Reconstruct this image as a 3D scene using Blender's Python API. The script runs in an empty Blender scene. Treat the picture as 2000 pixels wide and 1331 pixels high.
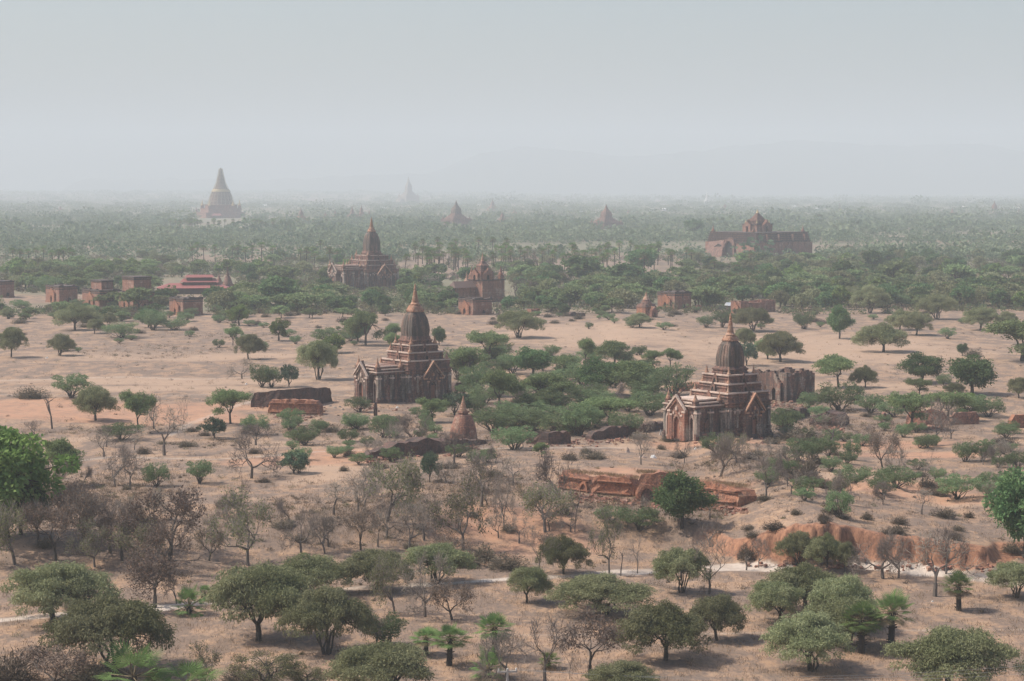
import bpy, math, random
import numpy as np
from mathutils import Matrix, Vector
R = math.radians
scene = bpy.context.scene
# ------------------------------------------------------------------ camera
H_CAM, F_PX, HOR = 45.0, 4000.0, 370.0
PITCH = math.atan((665.5 - HOR) / F_PX)
cd = bpy.data.cameras.new('camera'); cam = bpy.data.objects.new('camera', cd)
scene.collection.objects.link(cam); scene.camera = cam
cam.location = (0, 0, H_CAM); cam.rotation_euler = (math.pi / 2 - PITCH, 0, 0)
cd.sensor_width = 36; cd.lens = 36 * F_PX / 2000; cd.clip_start = 1; cd.clip_end = 60000
# ------------------------------------------------------------------ sky, sun, exposure
SUN_DIR = Vector((-0.64, 0.08, 0.78)).normalized()
w = bpy.data.worlds.new('World'); scene.world = w; w.use_nodes = True
nt = w.node_tree; bg = nt.nodes['Background']
sky = nt.nodes.new('ShaderNodeTexSky'); sky.sky_type = 'NISHITA'; sky.sun_disc = False
sky.sun_elevation = math.asin(SUN_DIR.z); sky.sun_rotation = math.atan2(SUN_DIR.x, SUN_DIR.y)
sky.air_density = 1.1; sky.dust_density = 3.2; sky.ozone_density = 2.2
nt.links.new(sky.outputs[0], bg.inputs[0]); bg.inputs[1].default_value = 0.13
sd = bpy.data.lights.new('sun', 'SUN'); sd.energy = 4.2; sd.angle = R(0.9); sd.color = (1, 0.92, 0.81)
so = bpy.data.objects.new('sun', sd); scene.collection.objects.link(so)
so.rotation_euler = SUN_DIR.to_track_quat('Z', 'Y').to_euler(); so.location = (-100, 50, 200)
vs = scene.view_settings; vs.view_transform = 'Standard'; vs.look = 'None'; vs.gamma = 1; vs.exposure = 0.22
scene.cycles.max_bounces = 4; scene.cycles.diffuse_bounces = 2; scene.cycles.volume_bounces = 1
scene.cycles.transmission_bounces = 2; scene.cycles.caustics_reflective = False; scene.cycles.caustics_refractive = False
scene.cycles.use_denoising = True
HAZE_DENSITY, HAZE_COLOR = 0.00021, (0.81, 0.882, 0.937)

COL = scene.collection
def link(o): COL.objects.link(o); return o
def setp(o, label=None, cat=None, group=None, kind=None):
    if label: o['label'] = label
    if cat: o['category'] = cat
    if group: o['group'] = group
    if kind: o['kind'] = kind
    return o
def empty(name, loc, rz=0, **k):
    o = link(bpy.data.objects.new(name, None)); o.location = loc; o.rotation_euler = (0, 0, rz)
    o.empty_display_size = 1
    return setp(o, **k)
# ------------------------------------------------------------------ terrain
def px_flat(px, py, z=0.0):
    """point at height z seen at photo pixel (layout measured from the photograph)"""
    fw = Vector((0, math.cos(PITCH), -math.sin(PITCH))); up = Vector((0, math.sin(PITCH), math.cos(PITCH)))
    d = fw * F_PX + Vector((1, 0, 0)) * (px - 1000) - up * (py - 665.5)
    t = (z - H_CAM) / d.z
    return Vector((d.x * t, d.y * t, z))
BANK = [(-900, 1165, 22, 2.2), (0, 1150, 22, 2.4), (400, 1125, 24, 2.6), (800, 1100, 22, 3.0), (1050, 1085, 20, 3.0),
        (1300, 1078, 14, 3.0), (1400, 1082, 6, 2.6), (1440, 1096, 1.6, 2.4), (1500, 1104, 1.2, 4.0), (1560, 1108, 1.1, 5.4),
        (1620, 1110, 1.1, 5.9), (1690, 1112, 1.2, 4.8), (1760, 1114, 1.3, 4.2), (1850, 1118, 1.5, 3.7), (1930, 1118, 2.0, 2.9), (1965, 1108, 7, 2.4), (2900, 1100, 12, 3.0)]
_bp = [px_flat(a, b) for a, b, c, d in BANK]
BX = np.array([p.x for p in _bp]); BY = np.array([p.y for p in _bp]); BW = np.array([b[2] for b in BANK]); BH = np.array([b[3] for b in BANK])
def vnoise(x, y, f, seed=0):
    x = np.asarray(x, float) * f + seed * 17.13; y = np.asarray(y, float) * f + seed * 9.7
    return (np.sin(x * 1.7 + 1.3 * np.sin(y * 1.1 + seed)) * np.cos(y * 1.9 + 1.1 * np.sin(x * 0.9))
            + 0.5 * np.sin(x * 3.9 + y * 2.1 + seed) * np.cos(y * 4.3 - x * 1.2) + 0.25 * np.sin(x * 8.3 - 2 * y) * np.cos(y * 9.1 + x)) / 1.4
def sstep(t): t = np.clip(t, 0, 1); return t * t * (3 - 2 * t)
def bank_d(x, y):
    yb = np.interp(x, BX, BY)
    edge = np.clip((np.asarray(x) - 20) / 10, 0, 1)
    jag = vnoise(x, y * 0.2, 0.35, 3) * 1.1 + vnoise(x, y * 0.3, 1.1, 5) * 0.22 + vnoise(x, y, 3.3, 8) * .20 + vnoise(x, y, 6.1, 3) * .10 + np.clip(vnoise(x, x * 0, .11, 4), 0, 1) * 1.6
    return np.asarray(y) - yb + jag * (0.4 + 0.6 * edge)
def hgt(x, y):
    x = np.asarray(x, float); y = np.asarray(y, float)
    d = bank_d(x, y); wd = np.interp(x, BX, BW); bh = np.interp(x, BX, BH)
    st0 = np.clip((x - 22) / 8, 0, 1) * np.clip((92 - x) / 20, 0, 1); bh = bh * (1 - .15 * st0)
    h = bh * ((1 - .28 * st0) * sstep(d / wd) + .28 * st0 * sstep((d + 3.2 + 1.6 * vnoise(x, y, .23, 12) + .6 * vnoise(x, y, .9, 14)) / 3.8)) * (1 - sstep((d - 35) / 120) * 0.75)
    steep = np.clip((x - 22) / 10, 0, 1)
    h = h + steep * 0.35 * np.abs(vnoise(x, y, 0.9, 2)) * np.exp(-((d - 0.3) / 3.0) ** 2)
    hum = np.exp(-((x - 45) / 22) ** 2 - ((y - 292) / 20) ** 2)
    h = h + steep * bh * 0.05 * (vnoise(x, y * 1.6, 2.1, 6) + 1.3 * vnoise(x, y, .55, 9) + .6 * vnoise(x, y * 3, 4.0, 13)) * np.exp(-((d - 0.6) / 1.6) ** 2) + steep * 0.5 * np.abs(vnoise(x, y, 0.33, 8)) * np.exp(-((d + 2.5) / 2.5) ** 2)
    h = h + hum * (0.7 * vnoise(x, y, 0.16, 7) + 0.35 * np.abs(vnoise(x, y, 0.45, 4)) - 0.3)
    h = h + 0.25 * vnoise(x, y, 0.03, 1) * sstep((y - 120) / 200)
    h = h + 24 * sstep((y - 6500) / 3500) * sstep((1200 - x) / 2500)
    return h
def at(px, py):
    z = 0.0
    for _ in range(14):
        p = px_flat(px, py, z); z2 = float(hgt(p.x, p.y))
        z = 0.5 * z + 0.5 * z2
    p = px_flat(px, py, z); p.z = float(hgt(p.x, p.y)); return p
def mpp(p): return (p.y * math.cos(PITCH) + (H_CAM - p.z) * math.sin(PITCH)) / F_PX
def project(x, y, z):
    v = np.stack([np.asarray(x, float), np.asarray(y, float), np.asarray(z, float) - H_CAM], -1)
    dep = v[..., 1] * math.cos(PITCH) - v[..., 2] * math.sin(PITCH); u = v[..., 1] * math.sin(PITCH) + v[..., 2] * math.cos(PITCH)
    return 1000 + F_PX * v[..., 0] / dep, 665.5 - F_PX * u / dep
# ------------------------------------------------------------------ materials
def newmat(name):
    m = bpy.data.materials.new(name); m.use_nodes = True; t = m.node_tree
    for n in list(t.nodes): t.nodes.remove(n)
    return m, t, t.nodes.new('ShaderNodeOutputMaterial')
def N(t, typ, **k):
    n = t.nodes.new(typ)
    for a, b in k.items():
        if a.startswith('i_'): n.inputs[a[2:].replace('_', ' ')].default_value = b
        else: setattr(n, a, b)
    return n
def ramp(t, src, stops):
    r = t.nodes.new('ShaderNodeValToRGB'); el = r.color_ramp.elements
    while len(el) < len(stops): el.new(0.5)
    for e, (p, c) in zip(el, stops): e.position = p; e.color = (c, c, c, 1) if isinstance(c, (int, float)) else (*c, 1)
    t.links.new(src, r.inputs[0]); return r.outputs[0]
def mix(t, f, a, b, mode='MIX'):
    m = t.nodes.new('ShaderNodeMix'); m.data_type = 'RGBA'; m.blend_type = mode
    for i, v in ((0, f), (6, a), (7, b)):
        if isinstance(v, bpy.types.NodeSocket): t.links.new(v, m.inputs[i])
        elif i == 0: m.inputs[0].default_value = v
        else: m.inputs[i].default_value = (*v, 1)
    return m.outputs[2]
def noise(t, vec, scale, detail=4, rough=0.6, stretch=None):
    if stretch:
        mp = t.nodes.new('ShaderNodeMapping'); mp.inputs['Scale'].default_value = stretch; t.links.new(vec, mp.inputs[0]); vec = mp.outputs[0]
    n = t.nodes.new('ShaderNodeTexNoise'); n.inputs['Scale'].default_value = scale; n.inputs['Detail'].default_value = detail
    n.inputs['Roughness'].default_value = rough; t.links.new(vec, n.inputs['Vector']); return n.outputs['Fac']
def leaf_mat(name, c1, c2, transl=0.3):
    m, t, out = newmat(name)
    at_ = N(t, 'ShaderNodeAttribute', attribute_name='tint')
    oi = N(t, 'ShaderNodeObjectInfo')
    c = mix(t, at_.outputs['Fac'], c1, c2)
    v = N(t, 'ShaderNodeHueSaturation'); t.links.new(c, v.inputs['Color'])
    rr = ramp(t, oi.outputs['Random'], [(0, 0.72), (1, 1.42)]); t.links.new(rr, v.inputs['Value'])
    mh = N(t, 'ShaderNodeMath', operation='MULTIPLY_ADD'); t.links.new(oi.outputs['Random'], mh.inputs[0]); mh.inputs[1].default_value = 0.035; mh.inputs[2].default_value = 0.482
    t.links.new(mh.outputs[0], v.inputs['Hue'])
    d = N(t, 'ShaderNodeBsdfDiffuse'); tr = N(t, 'ShaderNodeBsdfTranslucent'); ms = N(t, 'ShaderNodeMixShader'); ms.inputs[0].default_value = transl
    t.links.new(v.outputs[0], d.inputs[0]); t.links.new(v.outputs[0], tr.inputs[0])
    t.links.new(d.outputs[0], ms.inputs[1]); t.links.new(tr.outputs[0], ms.inputs[2]); t.links.new(ms.outputs[0], out.inputs[0]); return m
def bark_mat(name, c1, c2):
    m, t, out = newmat(name); tc = N(t, 'ShaderNodeTexCoord')
    n = noise(t, tc.outputs['Object'], 9, 4, 0.7, (1, 1, 0.4)); c = mix(t, n, c1, c2)
    b = N(t, 'ShaderNodeBsdfPrincipled', i_Roughness=0.9); t.links.new(c, b.inputs['Base Color']); t.links.new(b.outputs[0], out.inputs[0]); return m
def brick_mat(name, red=(0.30, 0.125, 0.075), dark=(0.075, 0.062, 0.052), pale=(0.42, 0.34, 0.27), kd=0.5, kp=0.62, course=True, streak=0.45, scale=1.0):
    m, t, out = newmat(name); tc = N(t, 'ShaderNodeTexCoord'); o = tc.outputs['Object']
    big = noise(t, o, 0.42 * scale, 5, 0.7); fine = noise(t, o, 3.5 * scale, 4, 0.75); st = noise(t, o, 1.1 * scale, 4, 0.6, (1, 1, 0.16))
    hz = noise(t, o, 1.0 * scale, 3, 0.6, (0.12, 0.12, 3.2))
    c = mix(t, ramp(t, fine, [(0.35, 0), (0.7, 1)]), tuple(v * 0.72 for v in red), tuple(min(1, v * 1.3) for v in red))
    c = mix(t, ramp(t, big, [(kp - 0.05, 0), (kp + 0.03, 0.85)]), c, pale)
    f = N(t, 'ShaderNodeMath', operation='MULTIPLY_ADD'); t.links.new(st, f.inputs[0]); f.inputs[1].default_value = streak
    g = N(t, 'ShaderNodeMath', operation='MULTIPLY_ADD'); t.links.new(fine, g.inputs[0]); g.inputs[1].default_value = 1 - streak
    t.links.new(g.outputs[0], f.inputs[2]); g.inputs[2].default_value = 0
    c = mix(t, ramp(t, f.outputs[0], [(kd - 0.06, 0.92), (kd + 0.09, 0)]), c, dark)
    if course:
        c = mix(t, ramp(t, hz, [(0.42, 0.45), (0.55, 0)]), c, tuple(v * 0.55 for v in red))
    b = N(t, 'ShaderNodeBsdfPrincipled', i_Roughness=0.92); t.links.new(c, b.inputs['Base Color'])
    bp = N(t, 'ShaderNodeBump', i_Strength=0.6, i_Distance=0.12); t.links.new(fine, bp.inputs['Height']); t.links.new(bp.outputs[0], b.inputs['Normal'])
    t.links.new(b.outputs[0], out.inputs[0]); return m
def plain(name, c, rough=0.8, metal=0.0):
    m, t, out = newmat(name); tc = N(t, 'ShaderNodeTexCoord'); n = noise(t, tc.outputs['Object'], 2.0, 4, 0.7)
    cc = mix(t, n, tuple(v * 0.75 for v in c), tuple(min(1, v * 1.2) for v in c))
    b = N(t, 'ShaderNodeBsdfPrincipled', i_Roughness=rough, i_Metallic=metal); t.links.new(cc, b.inputs['Base Color']); t.links.new(b.outputs[0], out.inputs[0]); return m
M = {}
M['thorn'] = leaf_mat('olive_leaf', (0.16, 0.175, 0.085), (0.28, 0.285, 0.16))
M['umbrella'] = leaf_mat('green_leaf', (0.135, 0.185, 0.08), (0.235, 0.285, 0.135))
M['dense'] = leaf_mat('dark_green_leaf', (0.075, 0.135, 0.055), (0.15, 0.215, 0.095))
M['lime'] = leaf_mat('lime_leaf', (0.12, 0.185, 0.055), (0.21, 0.275, 0.09))
M['shrub'] = leaf_mat('shrub_leaf', (0.125, 0.18, 0.085), (0.21, 0.265, 0.14))
M['twig'] = leaf_mat('grey_twig', (0.20, 0.165, 0.14), (0.315, 0.27, 0.23), 0.25)
M['dead'] = leaf_mat('dead_leaf', (0.17, 0.12, 0.085), (0.28, 0.21, 0.15), 0.2)
M['sparse'] = leaf_mat('sparse_leaf', (0.13, 0.14, 0.065), (0.21, 0.205, 0.11))
M['spurge'] = leaf_mat('spurge_leaf', (0.06, 0.095, 0.055), (0.15, 0.20, 0.13), 0.1)
M['palm'] = leaf_mat('palm_leaf', (0.075, 0.13, 0.04), (0.165, 0.23, 0.085), 0.3)
M['palmdead'] = leaf_mat('dry_palm_leaf', (0.17, 0.13, 0.08), (0.30, 0.24, 0.15), 0.2)
M['scrub'] = leaf_mat('scrub_leaf', (0.10, 0.085, 0.062), (0.20, 0.165, 0.125), 0.2)
M['grass'] = leaf_mat('dry_grass_blade', (0.15, 0.105, 0.065), (0.34, 0.25, 0.145), 0.2)
M['farleaf'] = leaf_mat('far_leaf', (0.105, 0.155, 0.09), (0.22, 0.265, 0.165))
M['bark'] = bark_mat('dark_bark', (0.035, 0.03, 0.026), (0.09, 0.075, 0.06))
M['greybark'] = bark_mat('grey_bark', (0.09, 0.075, 0.065), (0.19, 0.16, 0.135))
M['palmbark'] = bark_mat('palm_bark', (0.02, 0.018, 0.016), (0.06, 0.05, 0.042))
M['body'] = brick_mat('weathered_temple_wall', (0.27, 0.135, 0.095), (0.045, 0.042, 0.042), (0.44, 0.36, 0.29), kd=0.515, kp=0.54, streak=0.65)
M['terrace'] = brick_mat('terrace_brick', (0.29, 0.145, 0.105), (0.075, 0.060, 0.054), (0.40, 0.29, 0.22), kd=0.49, kp=0.63, streak=0.6)
M['tower'] = brick_mat('lichen_tower_brick', (0.23, 0.145, 0.11), (0.085, 0.076, 0.066), (0.36, 0.28, 0.22), kd=0.53, kp=0.68, streak=0.7, course=False)
M['brick'] = brick_mat('red_brick', (0.33, 0.15, 0.10), (0.11, 0.07, 0.06), (0.45, 0.30, 0.22), kd=0.46, kp=0.57)
M['rust'] = brick_mat('orange_brick', (0.40, 0.175, 0.10), (0.14, 0.075, 0.055), (0.45, 0.27, 0.17), kd=0.47, kp=0.64)
M['darkbrick'] = brick_mat('dark_ruin_brick', (0.16, 0.085, 0.065), (0.05, 0.042, 0.038), (0.25, 0.17, 0.12), kd=0.5, kp=0.70)
M['coping'] = brick_mat('sooty_coping', (0.13, 0.085, 0.07), (0.055, 0.05, 0.046), (0.3, 0.22, 0.17), kd=0.5, kp=0.68)
M['plaster'] = brick_mat('stained_plaster', (0.31, 0.235, 0.185), (0.07, 0.063, 0.058), (0.42, 0.35, 0.285), kd=0.50, kp=0.45, streak=0.7, course=False)
M['ledge'] = brick_mat('pale_ledge', (0.46, 0.35, 0.285), (0.30, 0.2, 0.15), (0.60, 0.46, 0.38), kd=0.34, kp=0.5, course=False)
M['spire'] = brick_mat('spire_stucco', (0.44, 0.235, 0.15), (0.16, 0.10, 0.08), (0.52, 0.36, 0.26), kd=0.42, kp=0.55, scale=2)
M['lattice'] = plain('lattice_brick', (0.33, 0.15, 0.10)); M['opening_shade'] = plain('painted_opening_shade', (0.03, 0.022, 0.018))  # last one: near-black paint standing in for shade inside doors, windows and niches
M['tin_red'] = plain('red_tin_roof', (0.30, 0.095, 0.085), 0.7); M['tile'] = plain('brown_roof_tiles', (0.14, 0.085, 0.07))
M['wood'] = plain('dark_timber', (0.10, 0.065, 0.05)); M['gold'] = plain('gilding', (0.50, 0.37, 0.18), 0.7)
M['white'] = plain('whitewash', (0.78, 0.76, 0.72)); M['concrete'] = plain('concrete', (0.42, 0.40, 0.37)); M['wire'] = plain('cable', (0.35, 0.35, 0.35))
M['tin'] = plain('grey_tin_roof', (0.55, 0.58, 0.60), 0.5); M['bamboo'] = plain('bamboo', (0.52, 0.46, 0.33)); M['stone'] = plain('grey_rubble', (0.30, 0.25, 0.21))
# ------------------------------------------------------------------ ground sheet
def region(X, Y, cx, cy, rx, ry, soft=0.5):
    c = px_flat(cx, cy); e = px_flat(cx, cy - ry); f = px_flat(cx, cy + ry)
    ax = rx * mpp(c); ay = (e.y - f.y) / 2; cyw = (e.y + f.y) / 2
    q = np.sqrt(((X - c.x) / ax) ** 2 + ((Y - cyw) / ay) ** 2) + 0.25 * vnoise(X, Y, 0.12, 11)
    return sstep((1 - q) / soft)
RED = [(180, 812, 420, 26), (300, 822, 300, 20), (60, 806, 200, 28), (650, 905, 130, 12), (600, 925, 200, 16), (1380, 885, 150, 14), (1700, 882, 260, 12), (1800, 905, 240, 10), (1250, 968, 150, 25), (560, 800, 90, 20),
       (1080, 1050, 60, 20), (1010, 1060, 200, 40), (1750, 990, 220, 30), (1350, 1000, 120, 22)]
PALE = [(1740, 965, 130, 18), (1820, 1000, 120, 26), (1620, 968, 80, 12), (160, 868, 70, 8), (1230, 893, 70, 8), (600, 802, 90, 5), (330, 700, 330, 12), (1150, 660, 250, 30), (1600, 690, 400, 40), (350, 750, 450, 10),
        (500, 880, 120, 14), (640, 955, 110, 30), (300, 765, 500, 8), (1560, 760, 400, 12)]
SCRUB = [(150, 1000, 300, 70), (700, 1050, 420, 50), (1250, 1030, 250, 50), (880, 880, 200, 30), (1500, 960, 130, 50), (1650, 840, 250, 25), (200, 850, 260, 14), (650, 850, 200, 30), (420, 880, 120, 14),
         (1100, 820, 260, 50), (700, 600, 1200, 22), (1250, 620, 420, 14), (450, 660, 420, 9), (1550, 850, 300, 14), (1400, 950, 120, 30), (900, 1000, 200, 60), (300, 690, 240, 18), (1600, 800, 200, 20)]
STREAM = [(-200, 1232), (0, 1214), (120, 1202), (260, 1196), (390, 1178), (520, 1165), (660, 1153), (820, 1143), (960, 1133), (1080, 1125), (1180, 1121), (1290, 1113), (1420, 1109), (1500, 1110), (1640, 1108), (1760, 1116), (1880, 1126), (1960, 1134), (2200, 1140)]
TRACKS = [([(840, 738), (500, 740), (380, 745), (250, 741), (0, 748)], 0.9), ([(0, 776), (250, 782), (520, 775), (700, 780)], 0.6), ([(560, 775), (460, 800), (380, 830), (330, 860)], 0.8),
          ([(1500, 690), (1640, 672), (1800, 662)], 1.2), ([(0, 945), (220, 905), (420, 918), (650, 902), (900, 900), (1200, 898), (1500, 905), (2000, 888)], 0.9), ([(400, 1300), (900, 1240), (1400, 1238), (2000, 1230)], 0.4)]
def poly_d(X, Y, pts):
    P = [px_flat(a, b) for a, b in pts]; d = np.full(X.shape, 1e9)
    for a, b in zip(P[:-1], P[1:]):
        dx, dy = b.x - a.x, b.y - a.y; L = dx * dx + dy * dy
        t = np.clip(((X - a.x) * dx + (Y - a.y) * dy) / L, 0, 1)
        d = np.minimum(d, np.hypot(X - a.x - t * dx, Y - a.y - t * dy))
    return d
def masks(X, Y):
    red = np.zeros(X.shape); pale = np.zeros(X.shape); scrub = np.zeros(X.shape)
    for r in RED: red = np.maximum(red, region(X, Y, *r))
    for r in PALE: pale = np.maximum(pale, region(X, Y, *r) * 0.7)
    for r in SCRUB: scrub = np.maximum(scrub, region(X, Y, *r, soft=0.7))
    n = 0.5 + 0.5 * vnoise(X, Y, 0.25, 21)
    scrub = scrub * (0.35 + 0.65 * n)
    far = sstep((Y - 950) / 500); scrub = np.maximum(scrub, far * (0.6 + 0.35 * (vnoise(X, Y, 0.006, 5) > -0.1)))
    ds = poly_d(X, Y, STREAM) + 0.9 * vnoise(X, Y, 0.2, 31)
    wide = np.interp(X, [-60, 0, 30, 60, 80], [1.7, 1.6, 2.4, 4.2, 4.5])
    white = sstep((wide - ds) / 0.9) * (.35 + .65 * sstep(.7 + vnoise(X, Y, .16, 41)))
    for pts, wd in TRACKS: white = np.maximum(white, 0.35 * sstep((wd * 1.6 - poly_d(X, Y, pts) + 0.4 * vnoise(X, Y, 0.5, 8)) / 1.0))
    d = bank_d(X, Y); wdt = np.interp(X, BX, BW)
    white = white * (1 - sstep((d + 1.4) / 0.8) * sstep((X - 15) / 8)); cliff = sstep((X - 22) / 6) * sstep((d + 0.9) / 0.6) * (1 - sstep((d - 1.6 - 0.5 * wdt) / 1.0))
    red = np.maximum(red, cliff)
    return red, pale, scrub, white, cliff
def green_mask(X, Y):
    a, b = project(X, Y, 0 * X); g = sstep((620 - b) / 14) * sstep(.75 + .9 * vnoise(X * .5, Y, .012, 3)) * .9
    for q in ((780, 1345, 500, 548), (20, 150, 502, 524), (370, 530, 500, 514)): g = g * (1 - .85 * ((a > q[0]) & (a < q[1]) & (b > q[2]) & (b < q[3])))
    return g
def make_ground():
    ys = [-1200, -300, 0, 60, 110, 140, 155, 165]
    rows = []; p = 1415.0
    while p > 383.2:
        rows.append(px_flat(1000, p).y); p -= (1.35 if p > 800 else 1.1) if p > 460 else 0.8
    ys = np.array(ys + [r for r in rows if r > 170] + [13900.0])
    nc = 640; u = np.linspace(-1, 1, nc); u = np.sign(u) * np.abs(u) ** 1.0
    X = np.outer(np.maximum(np.abs(ys) * 0.40, 90), u); Y = np.repeat(ys[:, None], nc, 1)
    Z = hgt(X, Y); nr = len(ys)
    me = bpy.data.meshes.new('ground'); V = np.stack([X, Y, Z], -1).reshape(-1, 3)
    i = np.arange((nr - 1) * nc).reshape(nr - 1, nc)[:, :-1].ravel()
    Q = np.stack([i, i + 1, i + nc + 1, i + nc], 1)
    fill(me, V, Q)
    red, pale, scrub, white, cliff = masks(X, Y)
    for nm, arr in (('red', red), ('pale', pale), ('scrub', scrub), ('white', white), ('cliff', cliff), ('green', green_mask(X, Y))):
        a = me.attributes.new(nm, 'FLOAT', 'POINT'); a.data.foreach_set('value', arr.ravel().astype(np.float32))
    o = link(bpy.data.objects.new('ground', me)); setp(o, kind='structure')
    for pl in me.polygons: pass
    me.polygons.foreach_set('use_smooth', np.ones(len(Q), bool))
    m, t, out = newmat('dry_soil'); tc = N(t, 'ShaderNodeTexCoord'); P = tc.outputs['Object']
    A = lambda n: N(t, 'ShaderNodeAttribute', attribute_name=n).outputs['Fac']
    n1 = noise(t, P, 0.05, 6, 0.65); n2 = noise(t, P, 0.9, 5, 0.75, (1, 0.5, 1)); n3 = noise(t, P, 0.35, 4, 0.7, (0.25, 1, 1)); n4 = noise(t, P, 4.0, 3, 0.8, (1, 0.45, 1))
    c = mix(t, ramp(t, n1, [(0.35, 0), (0.65, 1)]), (0.325, 0.195, 0.11), (0.41, 0.26, 0.16))
    c = mix(t, ramp(t, n2, [(0.38, 0.55), (0.58, 0)]), c, (0.21, 0.135, 0.10))
    c = mix(t, ramp(t, n4, [(0.52, 0), (0.72, 0.4)]), c, (0.45, 0.32, 0.235))
    c = mix(t, ramp(t, n3, [(0.45, 0), (0.7, 0.4)]), c, (0.43, 0.31, 0.225))
    def m2(a, f):
        x = N(t, 'ShaderNodeMath', operation='MULTIPLY'); t.links.new(a, x.inputs[0])
        if isinstance(f, float): x.inputs[1].default_value = f
        else: t.links.new(f, x.inputs[1])
        return x.outputs[0]
    n5 = noise(t, P, 0.22, 5, 0.75, (1, 0.6, 1)); n6 = noise(t, P, 2.2, 4, 0.8, (1, 0.5, 1))
    inv = N(t, 'ShaderNodeMath', operation='SUBTRACT'); inv.inputs[0].default_value = 1.0; t.links.new(A('pale'), inv.inputs[1])
    c = mix(t, m2(ramp(t, n5, [(0.44, 0), (0.54, 0.8)]), inv.outputs[0]), c, (0.175, 0.126, 0.096))
    c = mix(t, m2(ramp(t, n6, [(0.48, 0), (0.60, 0.7)]), ramp(t, n5, [(0.35, 0.35), (0.55, 1)])), c, (0.125, 0.092, 0.072))
    fr = noise(t, P, 0.5, 3, 0.6, (0.03, 0.9, 1)); c = mix(t, m2(A('pale'), ramp(t, fr, [(0.5, 0), (0.62, 0.45)])), c, (0.25, 0.175, 0.13))
    c = mix(t, m2(A('pale'), 0.7), c, (0.45, 0.31, 0.215))
    c = mix(t, m2(A('scrub'), ramp(t, n2, [(0.35, 0.95), (0.65, 0.45)])), c, (0.19, 0.135, 0.10))
    c = mix(t, m2(A('green'), 0.85), c, (0.155, 0.158, 0.092))
    c = mix(t, m2(A('red'), ramp(t, noise(t, P, 0.5, 5, 0.7), [(0.35, 0.3), (0.6, 0.85)])), c, (0.45, 0.235, 0.14))
    cl = mix(t, ramp(t, noise(t, P, 1.1, 5, 0.75, (1, 1, 0.35)), [(0.35, 0), (0.65, 1)]), (0.13, 0.058, 0.036), (0.40, 0.20, 0.115))
    c = mix(t, A('cliff'), c, cl)
    c = mix(t, m2(A('white'), ramp(t, n2, [(0.3, 0.55), (0.55, 1.0)])), c, (0.52, 0.44, 0.37))
    b = N(t, 'ShaderNodeBsdfPrincipled', i_Roughness=0.95); t.links.new(c, b.inputs['Base Color'])
    bp = N(t, 'ShaderNodeBump', i_Strength=0.5, i_Distance=0.25); t.links.new(n2, bp.inputs['Height']); t.links.new(bp.outputs[0], b.inputs['Normal'])
    t.links.new(b.outputs[0], out.inputs[0]); me.materials.append(m)
def fill(me, V, Q, mi=None):
    V = np.asarray(V, np.float32); Q = np.asarray(Q, np.int32); k = Q.shape[1]
    me.vertices.add(len(V)); me.vertices.foreach_set('co', V.ravel())
    me.loops.add(Q.size); me.loops.foreach_set('vertex_index', Q.ravel())
    me.polygons.add(len(Q)); me.polygons.foreach_set('loop_start', np.arange(0, Q.size, k, dtype=np.int32)); me.polygons.foreach_set('loop_total', np.full(len(Q), k, np.int32))
    if mi is not None: me.polygons.foreach_set('material_index', np.asarray(mi, np.int32))
    me.update(calc_edges=True)
make_ground()
# hills on the far side of the river
def make_hills():
    prof = [(560, 352), (700, 345), (850, 338), (905, 312), (960, 300), (1010, 288), (1060, 292), (1110, 296), (1170, 304), (1230, 305), (1300, 302), (1370, 296), (1430, 288), (1490, 282), (1560, 276), (1620, 277), (1680, 284), (1760, 287), (1830, 284), (1900, 284), (1960, 292), (2030, 303), (2150, 300), (2400, 320)]
    D = 12600.0; xs = np.linspace(-2600, 4400, 240); px = 1000 + xs * F_PX / D
    top = (HOR - np.interp(px, [p[0] for p in prof], [p[1] for p in prof], left=352)) / F_PX * D + 45
    top = top + 6 * vnoise(xs, xs * 0, 0.01, 3) + 3 * vnoise(xs, xs * 0, 0.05, 5)
    V = []; nr = 26
    for j in range(nr):
        s = j / (nr - 1); k = math.sin(math.pi * s) ** 0.8
        for i, x in enumerate(xs):
            V.append((x, D - 900 + 1800 * s, -0.5 + (top[i] + 12 * float(vnoise(x, s * 2000, 0.006, 9)) * k) * k))
    n = len(xs); i = np.arange((nr - 1) * n).reshape(nr - 1, n)[:, :-1].ravel()
    me = bpy.data.meshes.new('hills'); fill(me, V, np.stack([i, i + 1, i + n + 1, i + n], 1)); me.materials.append(plain('hill_scrub', (0.05, 0.06, 0.045)))
    setp(link(bpy.data.objects.new('hills', me)), kind='structure')
make_hills()
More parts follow.
